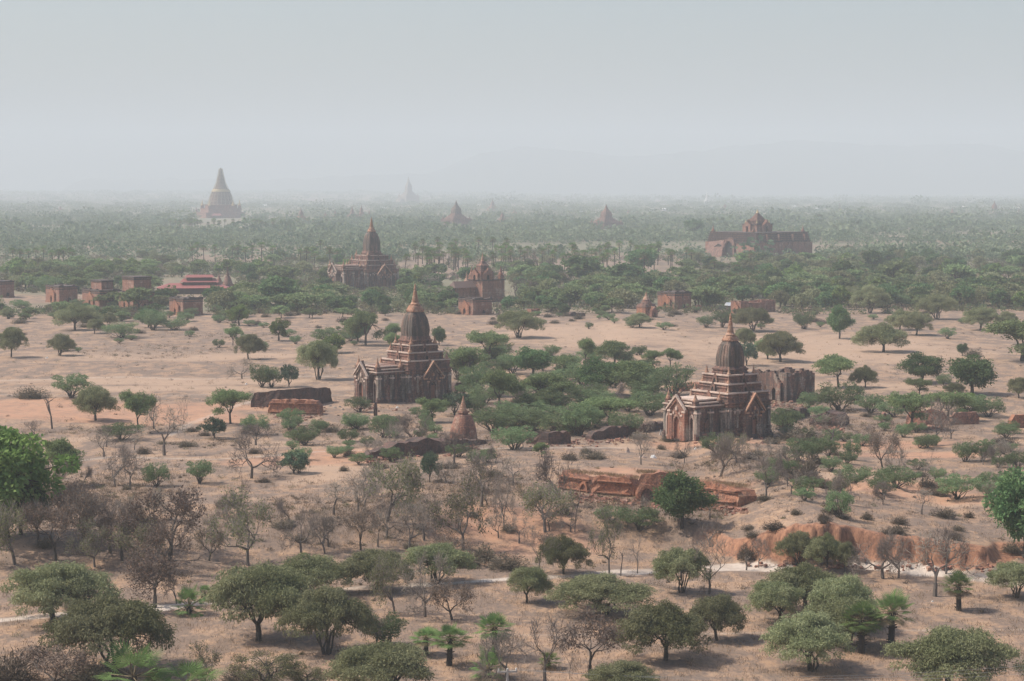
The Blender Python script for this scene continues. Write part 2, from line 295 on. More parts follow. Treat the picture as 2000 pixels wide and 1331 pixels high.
# ------------------------------------------------------------------ foliage arrays
class Fol:
    """numpy collector: 4-vertex leaf quads and tube segments"""
    def __init__(s): s.q = []; s.m = []; s.t = []
    def leaves(s, C, D, L, W, rng, mi=0, tint=None):
        n = len(C); D = D / (np.linalg.norm(D, axis=1, keepdims=True) + 1e-9)
        r = rng.normal(size=(n, 3)); S = np.cross(D, r); S /= (np.linalg.norm(S, axis=1, keepdims=True) + 1e-9)
        L = np.broadcast_to(L, n)[:, None]; W = np.broadcast_to(W, n)[:, None]
        s.q.append(np.stack([C - D * L / 2, C + S * W / 2, C + D * L / 2, C - S * W / 2], 1)); s.m.append(np.full(n, mi)); s.t.append(np.repeat(rng.random(n) if tint is None else np.broadcast_to(tint, n), 4))
    def tubes(s, segs, mi=0, sides=4):
        if not len(segs): return
        A = np.array([g[0] for g in segs], float); B = np.array([g[1] for g in segs], float); ra = np.array([g[2] for g in segs])[:, None]; rb = np.array([g[3] for g in segs])[:, None]
        D = B - A; D /= (np.linalg.norm(D, axis=1, keepdims=True) + 1e-9)
        u = np.cross(D, np.array([0.3, 0.9, 0.2])); u /= (np.linalg.norm(u, axis=1, keepdims=True) + 1e-9); v = np.cross(D, u)
        for k in range(sides):
            a0, a1 = 2 * math.pi * k / sides, 2 * math.pi * (k + 1) / sides
            e0 = u * math.cos(a0) + v * math.sin(a0); e1 = u * math.cos(a1) + v * math.sin(a1)
            s.q.append(np.stack([A + e0 * ra, A + e1 * ra, B + e1 * rb, B + e0 * rb], 1)); s.m.append(np.full(len(A), mi)); s.t.append(np.full(len(A) * 4, 0.5))
    def mesh(s, name, mats, scale=(1, 1, 1), org=(0, 0, 0)):
        V = np.concatenate(s.q).reshape(-1, 3); V = (V - np.array(org)) * np.array(scale); n = len(V) // 4
        me = bpy.data.meshes.new(name); fill(me, V, np.arange(n * 4).reshape(n, 4), np.concatenate(s.m))
        a = me.attributes.new('tint', 'FLOAT', 'POINT'); a.data.foreach_set('value', np.concatenate(s.t).astype(np.float32))
        for x in mats: me.materials.append(M[x])
        return me
def sph(rng, n):
    v = rng.normal(size=(n, 3)); return v / np.linalg.norm(v, axis=1, keepdims=True)
def clump(f, c, r, n, L, W, rng, droop=0.5, mi=0, flat=0.7, tint=None, shell=0.45):
    d = sph(rng, n); rad = (shell + (1 - shell) * rng.random(n) ** 0.6)[:, None] * r
    P = np.array(c) + d * rad * np.array([1, 1, flat])
    D = d * (1 - droop) + np.array([0, 0, -droop]) + rng.normal(size=(n, 3)) * 0.35
    t = np.clip((0.5 if tint is None else tint) + rng.normal(size=n) * 0.22, 0, 1)
    f.leaves(P, D, L * (0.7 + 0.6 * rng.random(n)), W * (0.7 + 0.6 * rng.random(n)), rng, mi, t)
def limb(segs, a, b, ra, rb, rng, n=4, wob=0.12, up=0.0):
    a = np.array(a, float); b = np.array(b, float); L = np.linalg.norm(b - a); p = a; r = ra
    for k in range(1, n + 1):
        t = k / n; q = a + (b - a) * t + (rng.normal(size=3) * wob * L * (0.5 if k < n else 0) * math.sin(math.pi * t)) + np.array([0, 0, up * L * math.sin(math.pi * t)])
        r2 = ra + (rb - ra) * t; segs.append((p, q, r, r2)); p = q; r = r2
    return p
def crown_tree(seed, kind, nleaf, LL, WW):
    """returns (trunk mesh, crown mesh) about 1 wide and 1 high"""
    rng = np.random.default_rng(seed); f = Fol(); segs = []; W, Hh = {'thorn': (9, 5.2), 'umbrella': (8, 5.6), 'dense': (8, 6.8), 'lime': (5, 5), 'sparse': (8, 7.5), 'shrub': (5, 3.2), 'spurge': (3.6, 3.4), 'olive': (8, 7)}[kind]
    Rr = W / 2; cl = []; fork = Hh * 0.22; nt_ = 1
    if kind == 'thorn':
        ph = rng.random(6) * 6.28; lean = rng.normal(size=2) * 0.35; nn = 210
        tiers = rng.random(3)
        nl = 11
        for q in range(nl):
            a = 6.28 * q / nl * 2.4 + rng.random(); u = math.sqrt((q + .3) / nl); lr = Rr * (0.30 + 0.16 * rng.random()); rr = u * (Rr * (1 + .12 * math.sin(2 * a + ph[0])) - lr * .75)
            lx, ly = rr * math.cos(a) + lean[0], rr * math.sin(a) + lean[1]; lz = Hh * (0.40 + 0.33 * (1 - u * u)) + rng.normal() * .18; lh = Hh * (.20 + .07 * rng.random()); lt = np.clip(.5 + rng.normal() * .25, 0, 1)
            for i in range(22):
                b = rng.random() * 6.28; v = rng.random() ** .5; z = lz + lh * math.sqrt(max(0, 1 - v ** 2.4)) - (rng.random() ** 1.5) * .5 - (.9 * rng.random() if v > .72 else 0)
                cl.append((lx + lr * v * math.cos(b), ly + lr * v * math.sin(b), max(z, Hh * .20), 0.45 + 0.35 * rng.random(), lt))
        droop, flat = 0.62, 0.62
    elif kind == 'umbrella':
        npad = 15
        for k in range(npad):
            a = rng.random() * 6.28; u = rng.random() ** 0.6; z = Hh * (0.93 - 0.36 * u ** 1.5 * rng.random() - (0.35 * rng.random() if k % 3 == 0 else 0)); pr = Rr * (0.26 + 0.16 * rng.random())
            cx, cy = u * Rr * 0.74 * math.cos(a), u * Rr * 0.74 * math.sin(a)
            for j in range(11):
                b = rng.random() * 6.28; q = pr * math.sqrt(rng.random()); cl.append((cx + q * math.cos(b), cy + q * math.sin(b), z - 0.30 * (q / pr) ** 2 + rng.normal() * 0.22, 0.45 + 0.30 * rng.random(), 0.45))
        droop, flat = 0.1, 0.6; fork = Hh * 0.3
    elif kind in ('dense', 'lime'):
        ph = rng.random(4) * 6.28
        for i in range(80 if kind == 'dense' else 60):
            d = sph(rng, 1)[0]; e = 1 + 0.16 * math.sin(3 * math.atan2(d[1], d[0]) + ph[0]) + 0.12 * math.sin(5 * d[2] * 2 + ph[1])
            k = (0.45 + 0.5 * rng.random() ** 0.6) * e; hz = 0.40 if kind == 'dense' else 0.37
            cl.append((d[0] * Rr * 0.84 * k, d[1] * Rr * 0.84 * k, Hh * (0.57 + hz * 0.9 * d[2] * k), (0.6 + 0.45 * rng.random()) * (0.68 if kind == 'lime' else 0.95), 0.8))
        droop, flat = 0.25, 0.7
    elif kind in ('sparse', 'olive'):
        for i in range(75):
            d = sph(rng, 1)[0]; k = 0.5 + 0.5 * rng.random() ** 0.5
            cl.append((d[0] * Rr * 0.86 * k, d[1] * Rr * 0.86 * k, Hh * (0.60 + 0.33 * d[2] * k), 0.55 + 0.4 * rng.random(), 0.8))
        droop, flat = 0.3, 0.8
    elif kind == 'shrub':
        for i in range(48):
            a = rng.random() * 6.28; u = rng.random() ** 0.5; z = Hh * (0.25 + 0.65 * rng.random() ** 0.7 * (1 - 0.45 * u * u)); sc = 0.45 + 0.55 * z / Hh
            cl.append((u * Rr * 0.85 * sc * 1.15 * math.cos(a), u * Rr * 0.85 * sc * 1.15 * math.sin(a), z, 0.35 + 0.3 * rng.random(), 0.5))
        droop, flat = -0.15, 0.6; fork = 0.05; nt_ = 5
    elif kind == 'spurge':
        for i in range(60):
            a = rng.random() * 6.28; ph_ = math.acos(1 - rng.random() * 1.15); k = 0.55 + 0.42 * rng.random()
            cl.append((Rr * k * math.sin(ph_) * math.cos(a), Rr * k * math.sin(ph_) * math.sin(a), Hh * (0.42 + 0.53 * k * math.cos(ph_)), 0.26 + 0.12 * rng.random(), 1.0))
        droop, flat = -0.75, 1.0; fork = 0.2
    cl = np.array(cl); wt = cl[:, 3] ** 2; wt = wt / wt.sum()
    for i, c in enumerate(cl):
        tn = np.clip(rng.normal() * 0.18 + (c[4] if kind == 'thorn' else 0.5), 0, 1)
        clump(f, c[:3], c[3], max(4, int(nleaf * wt[i])), LL, WW, rng, droop, 0, flat, tn, 0.3 if kind in ('sparse', 'olive') else 0.45)
        if kind in ('thorn', 'umbrella', 'dense'): clump(f, c[:3], c[3] * 1.45, max(2, int(nleaf * wt[i] * .16)), LL * 1.2, WW, rng, droop * .6, 0, flat, tn, .8)
    # trunk and limbs
    tr = Hh * 0.028 * (1.25 if kind == 'thorn' else 1.0)
    if kind == 'shrub':
        for k in range(0, len(cl), 3): limb(segs, (rng.normal() * 0.12, rng.normal() * 0.12, -0.15), cl[k][:3], 0.05, 0.015, rng, 4, 0.1, 0.05)
    else:
        multi = kind == 'thorn' and seed % 2 == 0
        stems = []
        nst = 4 if multi else (rng.integers(2, 4) if kind in ('thorn', 'sparse', 'olive') else 1)
        if not multi:
            base = limb(segs, (0, 0, -0.35), (rng.normal() * 0.12, rng.normal() * 0.12, fork), tr * 1.5, tr * 1.1, rng, 3, 0.05)
        for k in range(max(3, nst + 2)):
            a = 6.28 * k / max(3, nst + 2) + rng.random(); q = Rr * 0.28
            tgt = (q * math.cos(a), q * math.sin(a), Hh * (0.5 if kind != 'umbrella' else 0.62))
            s0 = (0.18 * math.cos(a), 0.18 * math.sin(a), -0.35) if multi else base
            stems.append(limb(segs, s0, tgt, tr * (0.62 if multi else 0.75), tr * 0.4, rng, 4, 0.12, 0.02))
        stems.append(limb(segs, (0, 0, -0.35) if multi else base, (0, 0, Hh * 0.62), tr * 0.7, tr * 0.35, rng, 4, 0.1))
        for c in cl[::2]:
            s0 = min(stems, key=lambda p: np.linalg.norm(p - c[:3])); limb(segs, s0, c[:3], tr * 0.3, 0.012, rng, 3, 0.12, 0.04)
        if kind in ('sparse', 'olive'):
            tw = [];
            for c in cl:
                for _ in range(9): tw.append((c[:3], c[:3] + sph(rng, 1)[0] * c[3] * 1.1, 0.014, 0.006))
            segs += tw
    g = Fol(); g.tubes(segs, 0, 5)
    V = np.concatenate(f.q).reshape(-1, 3); wx = np.percentile(np.abs(V[:, 0]), 99) * 2; wy = np.percentile(np.abs(V[:, 1]), 99) * 2; hz = np.percentile(V[:, 2], 99.7)
    wm = (wx + wy) / 2; sc = (1 / wm, 1 / wm, 1 / hz)
    return g.mesh(kind + '_trunk', ['bark'], sc), f.mesh(kind + '_crown', [kind if kind != 'olive' else 'sparse'], sc)
def bare_tree(seed, style, depth=6):
    rng = np.random.default_rng(seed); segs = []; tips = []; tall = style in ('tall', 'broom')
    def grow(p, d, L, r, lv):
        n = 3
        for k in range(n):
            d = d + rng.normal(size=3) * (0.20 if lv > 0 else 0.10) + np.array([0, 0, 0.04]); d /= np.linalg.norm(d)
            q = p + d * L / n; r2 = r * 0.90; segs.append((p, q, r, r2, lv)); p = q; r = r2
            if 2 <= lv <= 4 and rng.random() < 0.30: child(p, d, L * 0.5, r * 0.5, lv + 2)
        if lv >= depth: tips.append((p, d)); return
        m = 3 if rng.random() < (0.3 if lv else 0.9) else 2
        for _ in range(m): child(p, d, L * (0.70 + 0.16 * rng.random()), r * 0.68, lv + 1)
    def child(p, d, L, r, lv):
        if lv > depth: tips.append((p, d)); return
        s = sph(rng, 1)[0]; spread = (0.95 if lv < 3 else 0.8) if style != 'broom' else 0.42
        nd = d + s * spread + np.array([0, 0, 0.06 if style != 'broom' else 0.3]); nd /= np.linalg.norm(nd); grow(p, nd, L, r, lv)
    grow(np.array([0, 0, -0.3]), np.array([0.05 * rng.normal(), 0.05 * rng.normal(), 1.0]), 2.4 if tall else 1.05, 0.15, 0)
    g = Fol(); big = [s[:4] for s in segs if s[4] <= 3]; sm = [s[:4] for s in segs if s[4] > 3]; g.tubes(big, 0, 5)
    f = Fol(); f.tubes([(a, b, max(r, 0.016), max(r2, 0.013)) for a, b, r, r2 in sm], 0, 3)
    T = np.array([t[0] for t in tips]); Dd = np.array([t[1] for t in tips]); k = 3
    D = np.repeat(Dd, k, 0) + rng.normal(size=(len(T) * k, 3)) * 0.55; D /= np.linalg.norm(D, axis=1, keepdims=True); LL_ = 0.55 * (0.5 + 0.9 * rng.random(len(T) * k)); P = np.repeat(T, k, 0) + D * (LL_ * .5 - rng.random(len(LL_)) * .15)[:, None]
    f.leaves(P, D, LL_, 0.024, rng, 0)
    mats = ['twig']
    if style in ('brown', 'olive'):
        k = 5 if style == 'brown' else 6; P = np.repeat(T, k, 0) + rng.normal(size=(len(T) * k, 3)) * 0.2
        f.leaves(P, rng.normal(size=P.shape), 0.13, 0.09, rng, 1); mats = ['twig', 'dead' if style == 'brown' else 'sparse']
    V = np.concatenate(f.q).reshape(-1, 3); c = (V.max(0) + V.min(0)) / 2; wm = (np.percentile(np.abs(V[:, 0]), 98.5) + np.percentile(np.abs(V[:, 1]), 98.5)); hz = np.percentile(V[:, 2], 99.5)
    sc = (1 / wm, 1 / wm, 1 / hz); return g.mesh('bare_trunk', ['greybark' if style != 'brown' else 'bark'], sc), f.mesh('bare_crown', mats, sc)
def fan_leaf(f, base, d, size, rng, mi=0, tint=0.5):
    """a fan palm leaf: stalk plus a fan of pointed fingers"""
    d = d / np.linalg.norm(d); side = np.cross(d, [0, 0, 1.0]); side /= (np.linalg.norm(side) + 1e-9); nrm = np.cross(side, d)
    c = base + d * size * 0.95; n = 24; P = []; D = []
    for k in range(n):
        a = (k / (n - 1) - 0.5) * 4.3; v = d * math.cos(a) + side * math.sin(a) + nrm * (0.12 * abs(math.sin(a * 2)) - 0.1) - np.array([0, 0, 0.18 * (1 - math.cos(a) * 0.3)])
        v /= np.linalg.norm(v); L = size * (0.78 + 0.12 * rng.random()) * (0.75 + 0.25 * math.cos(a / 1.5)); P.append(c + v * L / 2); D.append(v * L)
    P = np.array(P); D = np.array(D); L = np.linalg.norm(D, axis=1)
    nn = len(P); Dn = D / L[:, None]; S = np.cross(Dn, nrm + rng.normal(size=3) * 0.15); S /= np.linalg.norm(S, axis=1, keepdims=True); Wd = size * 0.062
    f.q.append(np.stack([P - D / 2, P + S * Wd / 2 + D * 0.05, P + D / 2, P - S * Wd / 2 + D * 0.05], 1)); f.m.append(np.full(nn, mi)); f.t.append(np.repeat(np.clip(tint + rng.normal(size=nn) * 0.15, 0, 1), 4))
    f.tubes([(base, c, 0.04, 0.022)], 1, 3)
def palm_tree(seed, trunk_h, crown, dead=0.2, n=38, fs=1.0, tk=1.0):
    rng = np.random.default_rng(seed); g = Fol(); f = Fol(); segs = []; p = np.array([0, 0, -0.3]); r = 0.24
    top = np.array([rng.normal() * 0.1 * trunk_h * 0.3, rng.normal() * 0.05, trunk_h]); nseg = 6
    for k in range(nseg):
        q = np.array([top[0] * ((k + 1) / nseg) ** 1.6, top[1] * (k + 1) / nseg, -0.3 + (trunk_h + 0.3) * (k + 1) / nseg]); segs.append((p, q, (0.27 - 0.06 * k / nseg) * tk, (0.27 - 0.06 * (k + 1) / nseg) * tk)); p = q
    for k in range(int(trunk_h * 12)):
        z = rng.random() * trunk_h; a = rng.random() * 6.28; cc = np.array([top[0] * (z / trunk_h) ** 1.6, top[1] * z / trunk_h, z]); dd = np.array([math.cos(a), math.sin(a), 0.45]); segs.append((cc + dd * 0.15 * tk, cc + dd * 0.42 * tk ** 2, 0.06, 0.03))
    g.tubes(segs, 0, 7)
    for k in range(n):
        el = R(88 - 135 * ((k + 0.5) / n) ** 0.9); a = k * 2.399 + rng.random() * 0.5; d = np.array([math.cos(a) * math.cos(el), math.sin(a) * math.cos(el), math.sin(el)])
        isd = el < R(-18) and rng.random() < dead * 2.2
        fan_leaf(f, top + d * 0.1, d, fs * crown / 2 / 1.65 * (0.72 + 0.36 * rng.random()), rng, 1 if isd else 0, 0.35 + 0.4 * rng.random())
    V = np.concatenate(f.q).reshape(-1, 3); wm = np.percentile(np.abs(V[:, 0]), 99.5) + np.percentile(np.abs(V[:, 1]), 99.5); hz = np.percentile(V[:, 2], 99.8)
    sc = (1 / wm, 1 / wm, 1 / hz); return g.mesh('palm_trunk', ['palmbark'], sc), f.mesh('palm_crown', ['palm', 'palmdead'], sc)
def scrub_mesh(seed, nl=1500):
    rng = np.random.default_rng(seed); f = Fol(); n = nl; d = sph(rng, n); d[:, 2] = np.abs(d[:, 2]); rr = rng.random(n) ** 0.5
    e = 1 + 0.25 * np.sin(np.arctan2(d[:, 1], d[:, 0]) * 3 + seed)
    P = d * (rr * e)[:, None] * np.array([0.5, 0.5, 0.85]); f.leaves(P, d + rng.normal(size=(n, 3)) * 0.5 + np.array([0, 0, 0.4]), 0.16, 0.014 + 0.02 * rng.random(n), rng)
    g = Fol(); segs = []
    for k in range(10): limb(segs, (0, 0, -0.08), sph(rng, 1)[0] * [0.4, 0.4, 0.1] + np.array([0, 0, 0.5]), 0.02, 0.006, rng, 3, 0.1)
    g.tubes(segs, 0, 4); return g.mesh('scrub_stems', ['greybark'], ), f.mesh('scrub_crown', ['scrub'])
P_ = {}
def protos():
    hi = 32000
    P_['thorn'] = [crown_tree(s, 'thorn', hi, 0.24, 0.075) for s in (1, 2, 3, 4, 5)]
    P_['umbrella'] = [crown_tree(s, 'umbrella', 9000, 0.30, 0.12) for s in (11, 12, 13)]
    P_['dense'] = [crown_tree(s, 'dense', 10000, 0.32, 0.15) for s in (21, 22)]
    P_['lime'] = [crown_tree(s, 'lime', 7000, 0.26, 0.13) for s in (31, 32)]
    P_['sparse'] = [crown_tree(s, 'sparse', 6500, 0.2, 0.10) for s in (41, 42)]
    P_['shrub'] = [crown_tree(s, 'shrub', 4500, 0.24, 0.055) for s in (51, 52, 53)]
    P_['spurge'] = [crown_tree(s, 'spurge', 3000, 0.34, 0.09) for s in (61, 62)]
    P_['bare'] = [bare_tree(s, 'plain') for s in (71, 72, 73, 74)]
    P_['tall'] = [bare_tree(s, 'tall', 5) for s in (81, 82)]
    P_['broom'] = [bare_tree(s, 'broom') for s in (86, 87)]
    P_['brown'] = [bare_tree(s, 'brown', 6) for s in (91, 92)]
    P_['olive'] = [bare_tree(s, 'olive', 6) for s in (94, 95)]
    P_['stub'] = [bare_tree(s, 'plain', 2) for s in (97, 98)]
    P_['palm'] = [palm_tree(101, 3.4, 3.6, .2, 40), palm_tree(102, 2.8, 3.6, 0.5, 36)]
    P_['lowpalm'] = [palm_tree(103, 0.6, 3.4, 0.3, 26), palm_tree(104, 1.3, 3.6, 0.2, 30)]
    P_['bigpalm'] = [palm_tree(107, 1.9, 4.4, .15, 17, 1.25)]
    P_['tallpalm'] = [palm_tree(105, 9, 4.2, 0.3, 34, 1.0, .62), palm_tree(106, 8.0, 4.4, 0.3, 34, 1.0, .62), palm_tree(108, 8.6, 4.2, 0.3, 30, 1.0, .62)]
    P_['scrub'] = [scrub_mesh(s) for s in (111, 112, 113)]
    # lighter meshes for trees a kilometre away
    P_['thorn_far'] = [crown_tree(s, 'thorn', 1500, 0.8, 0.34) for s in (201, 202, 203)]
    P_['umbrella_far'] = [crown_tree(s, 'umbrella', 1300, 0.8, 0.36) for s in (211, 212)]
    P_['dense_far'] = [crown_tree(s, 'dense', 1500, 0.8, 0.45) for s in (221, 222)]
    P_['lime_far'] = [crown_tree(s, 'lime', 1000, 0.6, 0.36) for s in (231, 232)]
    P_['bare_far'] = [bare_tree(s, 'plain', 4) for s in (241, 242)]
protos()
# ------------------------------------------------------------------ masonry builder
class MB:
    def __init__(s): s.v = []; s.f = []; s.mi = []; s.mats = []
    def mat(s, m):
        if m not in s.mats: s.mats.append(m)
        return s.mats.index(m)
    def add(s, vs, fs, m, T=None):
        b = len(s.v); k = s.mat(m)
        s.v += [tuple(T @ Vector(v)) if T is not None else tuple(v) for v in vs]
        s.f += [tuple(b + i for i in f) for f in fs]; s.mi += [k] * len(fs)
    def box(s, x0, x1, y0, y1, z0, z1, m, T=None, taper=0.0):
        t = taper
        s.add([(x0, y0, z0), (x1, y0, z0), (x1, y1, z0), (x0, y1, z0), (x0 + t, y0 + t, z1), (x1 - t, y0 + t, z1), (x1 - t, y1 - t, z1), (x0 + t, y1 - t, z1)],
              [(0, 3, 2, 1), (4, 5, 6, 7), (0, 1, 5, 4), (1, 2, 6, 5), (2, 3, 7, 6), (3, 0, 4, 7)], m, T)
    def loft(s, plan, prof, m, T=None, c=(0, 0), caps=True):
        n = len(plan); V = [(c[0] + x * h, c[1] + y * h, z) for h, z in prof for x, y in plan]; F = []
        for k in range(len(prof) - 1):
            for i in range(n): j = (i + 1) % n; F.append((k * n + i, k * n + j, (k + 1) * n + j, (k + 1) * n + i))
        if caps: F.append(tuple(range(n))[::-1]); F.append(tuple((len(prof) - 1) * n + i for i in range(n)))
        s.add(V, F, m, T)
    def slab(s, outline, y0, y1, m, T=None):
        """outline of (u, z) extruded from y0 (front) to y1"""
        n = len(outline); V = [(u, y0, z) for u, z in outline] + [(u, y1, z) for u, z in outline]
        s.add(V, [tuple(range(n)), tuple(range(2 * n - 1, n - 1, -1))] + [(i, n + i, n + (i + 1) % n, (i + 1) % n) for i in range(n)], m, T)
    def build(s, name, parent=None, smooth=False):
        me = bpy.data.meshes.new(name); me.from_pydata(s.v, [], s.f)
        for m in s.mats: me.materials.append(M[m])
        me.polygons.foreach_set('material_index', s.mi)
        import bmesh
        bm = bmesh.new(); bm.from_mesh(me); bmesh.ops.recalc_face_normals(bm, faces=bm.faces); bm.to_mesh(me); bm.free()
        if smooth: me.polygons.foreach_set('use_smooth', [True] * len(me.polygons))
        o = link(bpy.data.objects.new(name, me)); o.parent = parent; return o
SQ = [(-1, -1), (1, -1), (1, 1), (-1, 1)]
def redent():
    q = [(1, .28), (.97, .28), (.97, .62), (.94, .62), (.94, .86), (.90, .86), (.90, .90), (.86, .90), (.86, .94), (.62, .94), (.62, .97), (.28, .97), (.28, 1)]
    out = []
    for k in range(4):
        c, s_ = [(1, 0), (0, 1), (-1, 0), (0, -1)][k]
        out += [(x * c - y * s_, x * s_ + y * c) for x, y in q]
    return out
RED_ = redent()
def circ(n, ph=0): return [(math.cos(2 * math.pi * i / n + ph), math.sin(2 * math.pi * i / n + ph)) for i in range(n)]
def side(k, off=0, z=0): return Matrix.Rotation(k * math.pi / 2, 4, 'Z') @ Matrix.Translation((0, -off, z))
PHI = R(36)
def corner_site(px, py, wd, dp=None):
    """centre of a wd x dp block whose near corner stands at a photo pixel"""
    dp = dp or wd; p = at(px, py); c = Matrix.Rotation(PHI, 4, 'Z') @ Vector((wd / 2, dp / 2, 0)); q = p + c; q.z = min(p.z, float(hgt(q.x, q.y))) ; return q
def arch_pts(ow, oh, pointed=0.25):
    r = ow / 2; zs = oh - r * (1 + pointed); P = []
    for i in range(0, 9):
        a = math.pi * i / 8; P.append((r * math.cos(a), zs + r * math.sin(a) * (1 + pointed * math.sin(a) ** 3)))
    return [(r, 0)] + P + [(-r, 0)]
def gable(wd, he, hp, ow, oh, spikes=5, sp=0.3):
    L = [(-wd / 2, 0), (-wd / 2, he)]
    for k in range(spikes):
        t0 = k / spikes; t1 = (k + 0.75) / spikes; f = lambda t: (-wd / 2 * (1 - t), he + (hp - he) * (t ** 1.25))
        a = f(t0); b = f(t1); L.append((a[0] - sp * 0.35, a[1] + sp * 1.2)); L.append((b[0], b[1]))
    L.append((0, hp + sp * 2.0))
    Rr = [(-x, z) for x, z in L[::-1][1:]]
    return L + Rr + arch_pts(ow, oh)
def parapet(mb, hw, z0, z1, mat, ledge='ledge', plan=SQ, th=0.35, crest=True):
    d = z1 - z0
    mb.loft(plan, [(hw + .10, z0), (hw + .10, z0 + .10 * d), (hw, z0 + .14 * d), (hw, z0 + .42 * d), (hw + .12, z0 + .46 * d), (hw + .16, z0 + .56 * d), (hw, z0 + .62 * d), (hw, z0 + .82 * d), (hw + .14, z0 + .86 * d), (hw + .14, z1 - .24)], mat)
    mb.loft(plan, [(hw + .19, z1 - .24), (hw + .19, z1)], ledge)
    mb.loft(plan, [(hw - .45, z1 - .1), (hw - .45, z1 + .006)], mat)
def small_stupa(name, parent, x, y, z, h, mat='spire', base='terrace'):
    mb = MB(); b = h * 0.17
    mb.loft(SQ, [(b, z - .05), (b, z + .22 * h), (b * 1.2, z + .25 * h), (b * 1.2, z + .29 * h)], base, c=(x, y))
    c8 = circ(10); pr = [(b * 1.02, .29), (b * 1.05, .34), (b * .92, .42), (b * .72, .48), (b * .5, .53), (b * .58, .56), (b * .42, .60), (b * .46, .64), (b * .30, .70), (b * .32, .73), (b * .18, .80), (b * .2, .84), (b * .06, .95), (0.01, 1.0)]
    mb.loft(c8, [(r, z + t * h) for r, t in pr], mat, c=(x, y)); return mb.build(name, parent)
def doorway_front(mb, T, wd, he, hp, ow, oh, th, mat, trim='ledge', spikes=5):
    mb.slab(gable(wd, he, hp, ow, oh, spikes, wd * 0.055), -th, 0, mat, T)
    # inner arch band standing proud, and pilasters
    outer = [(x * 1.0, z) for x, z in arch_pts(ow + wd * .16, oh + wd * .12, .5)]; inner = arch_pts(ow + .04, oh + .02)
    mb.slab(outer + inner[::-1], -th - .14, -th - .003, mat, T)
    for s in (-1, 1):
        for q, ww in ((0.43, .07), (0.30, .05)):
            mb.box(s * wd * q - wd * ww, s * wd * q + wd * ww, -th - .22, -th - .004, 0, he * (0.93 if q > .4 else .8), mat, T)
            mb.box(s * wd * q - wd * ww * 1.35, s * wd * q + wd * ww * 1.35, -th - .3, -th - .004, he * .93 + .003 if q > .4 else he * .8 + .003, he * 1.0 if q > .4 else he * .86, trim, T)
            mb.box(s * wd * q - wd * ww * 1.4, s * wd * q + wd * ww * 1.4, -th - .34, -th - .004, -.2, he * .12, mat, T)
    L = math.hypot(wd / 2, hp - he)
    for s in (-1, 1):   # raking cornice
        m0 = [(s * wd * .56, he - .05), (s * wd * .56, he + .3), (0, hp + .34), (0, hp - .12)]; mb.slab(m0 if s < 0 else m0[::-1], -th - .42, -th - .01, trim, T)
        m1 = [(s * wd * .50, he - .5), (s * wd * .50, he - .25), (0, hp - .42), (0, hp - .78)]; mb.slab(m1 if s < 0 else m1[::-1], -th - .26, -th - .01, mat, T)
    # tympanum flames: three small raised arches
    for k, s in ((0, 1.0), (-1, .6), (1, .6)):
        u = k * wd * .17; z0 = oh + (hp - oh) * (.30 if k == 0 else .12); a = [(u + x, z0 + z) for x, z in arch_pts(wd * .11 * s, wd * .16 * s, .6)]
        mb.slab(a, -th - .2, -th - .005, trim, T)
def lattice_window(root, T, wd, ht, z0, fr='body'):
    mb = MB(); mb.slab([(x, z + z0) for x, z in arch_pts(wd, ht, .3)], -.06, .3, 'opening_shade', T); w_ = mb.build('window', root)
    m2 = MB(); n = 4; nz = int(ht / wd * n)
    for i in range(n + 1): u = -wd / 2 + wd * i / n; m2.box(u - .045, u + .045, -.14, -.065, z0, z0 + ht * .88, 'lattice', T)
    for j in range(nz): z = z0 + ht * .9 * j / nz; m2.box(-wd / 2, wd / 2, -.13, -.066, z, z + .11, 'lattice', T)
    o = m2.build('lattice', w_); return w_
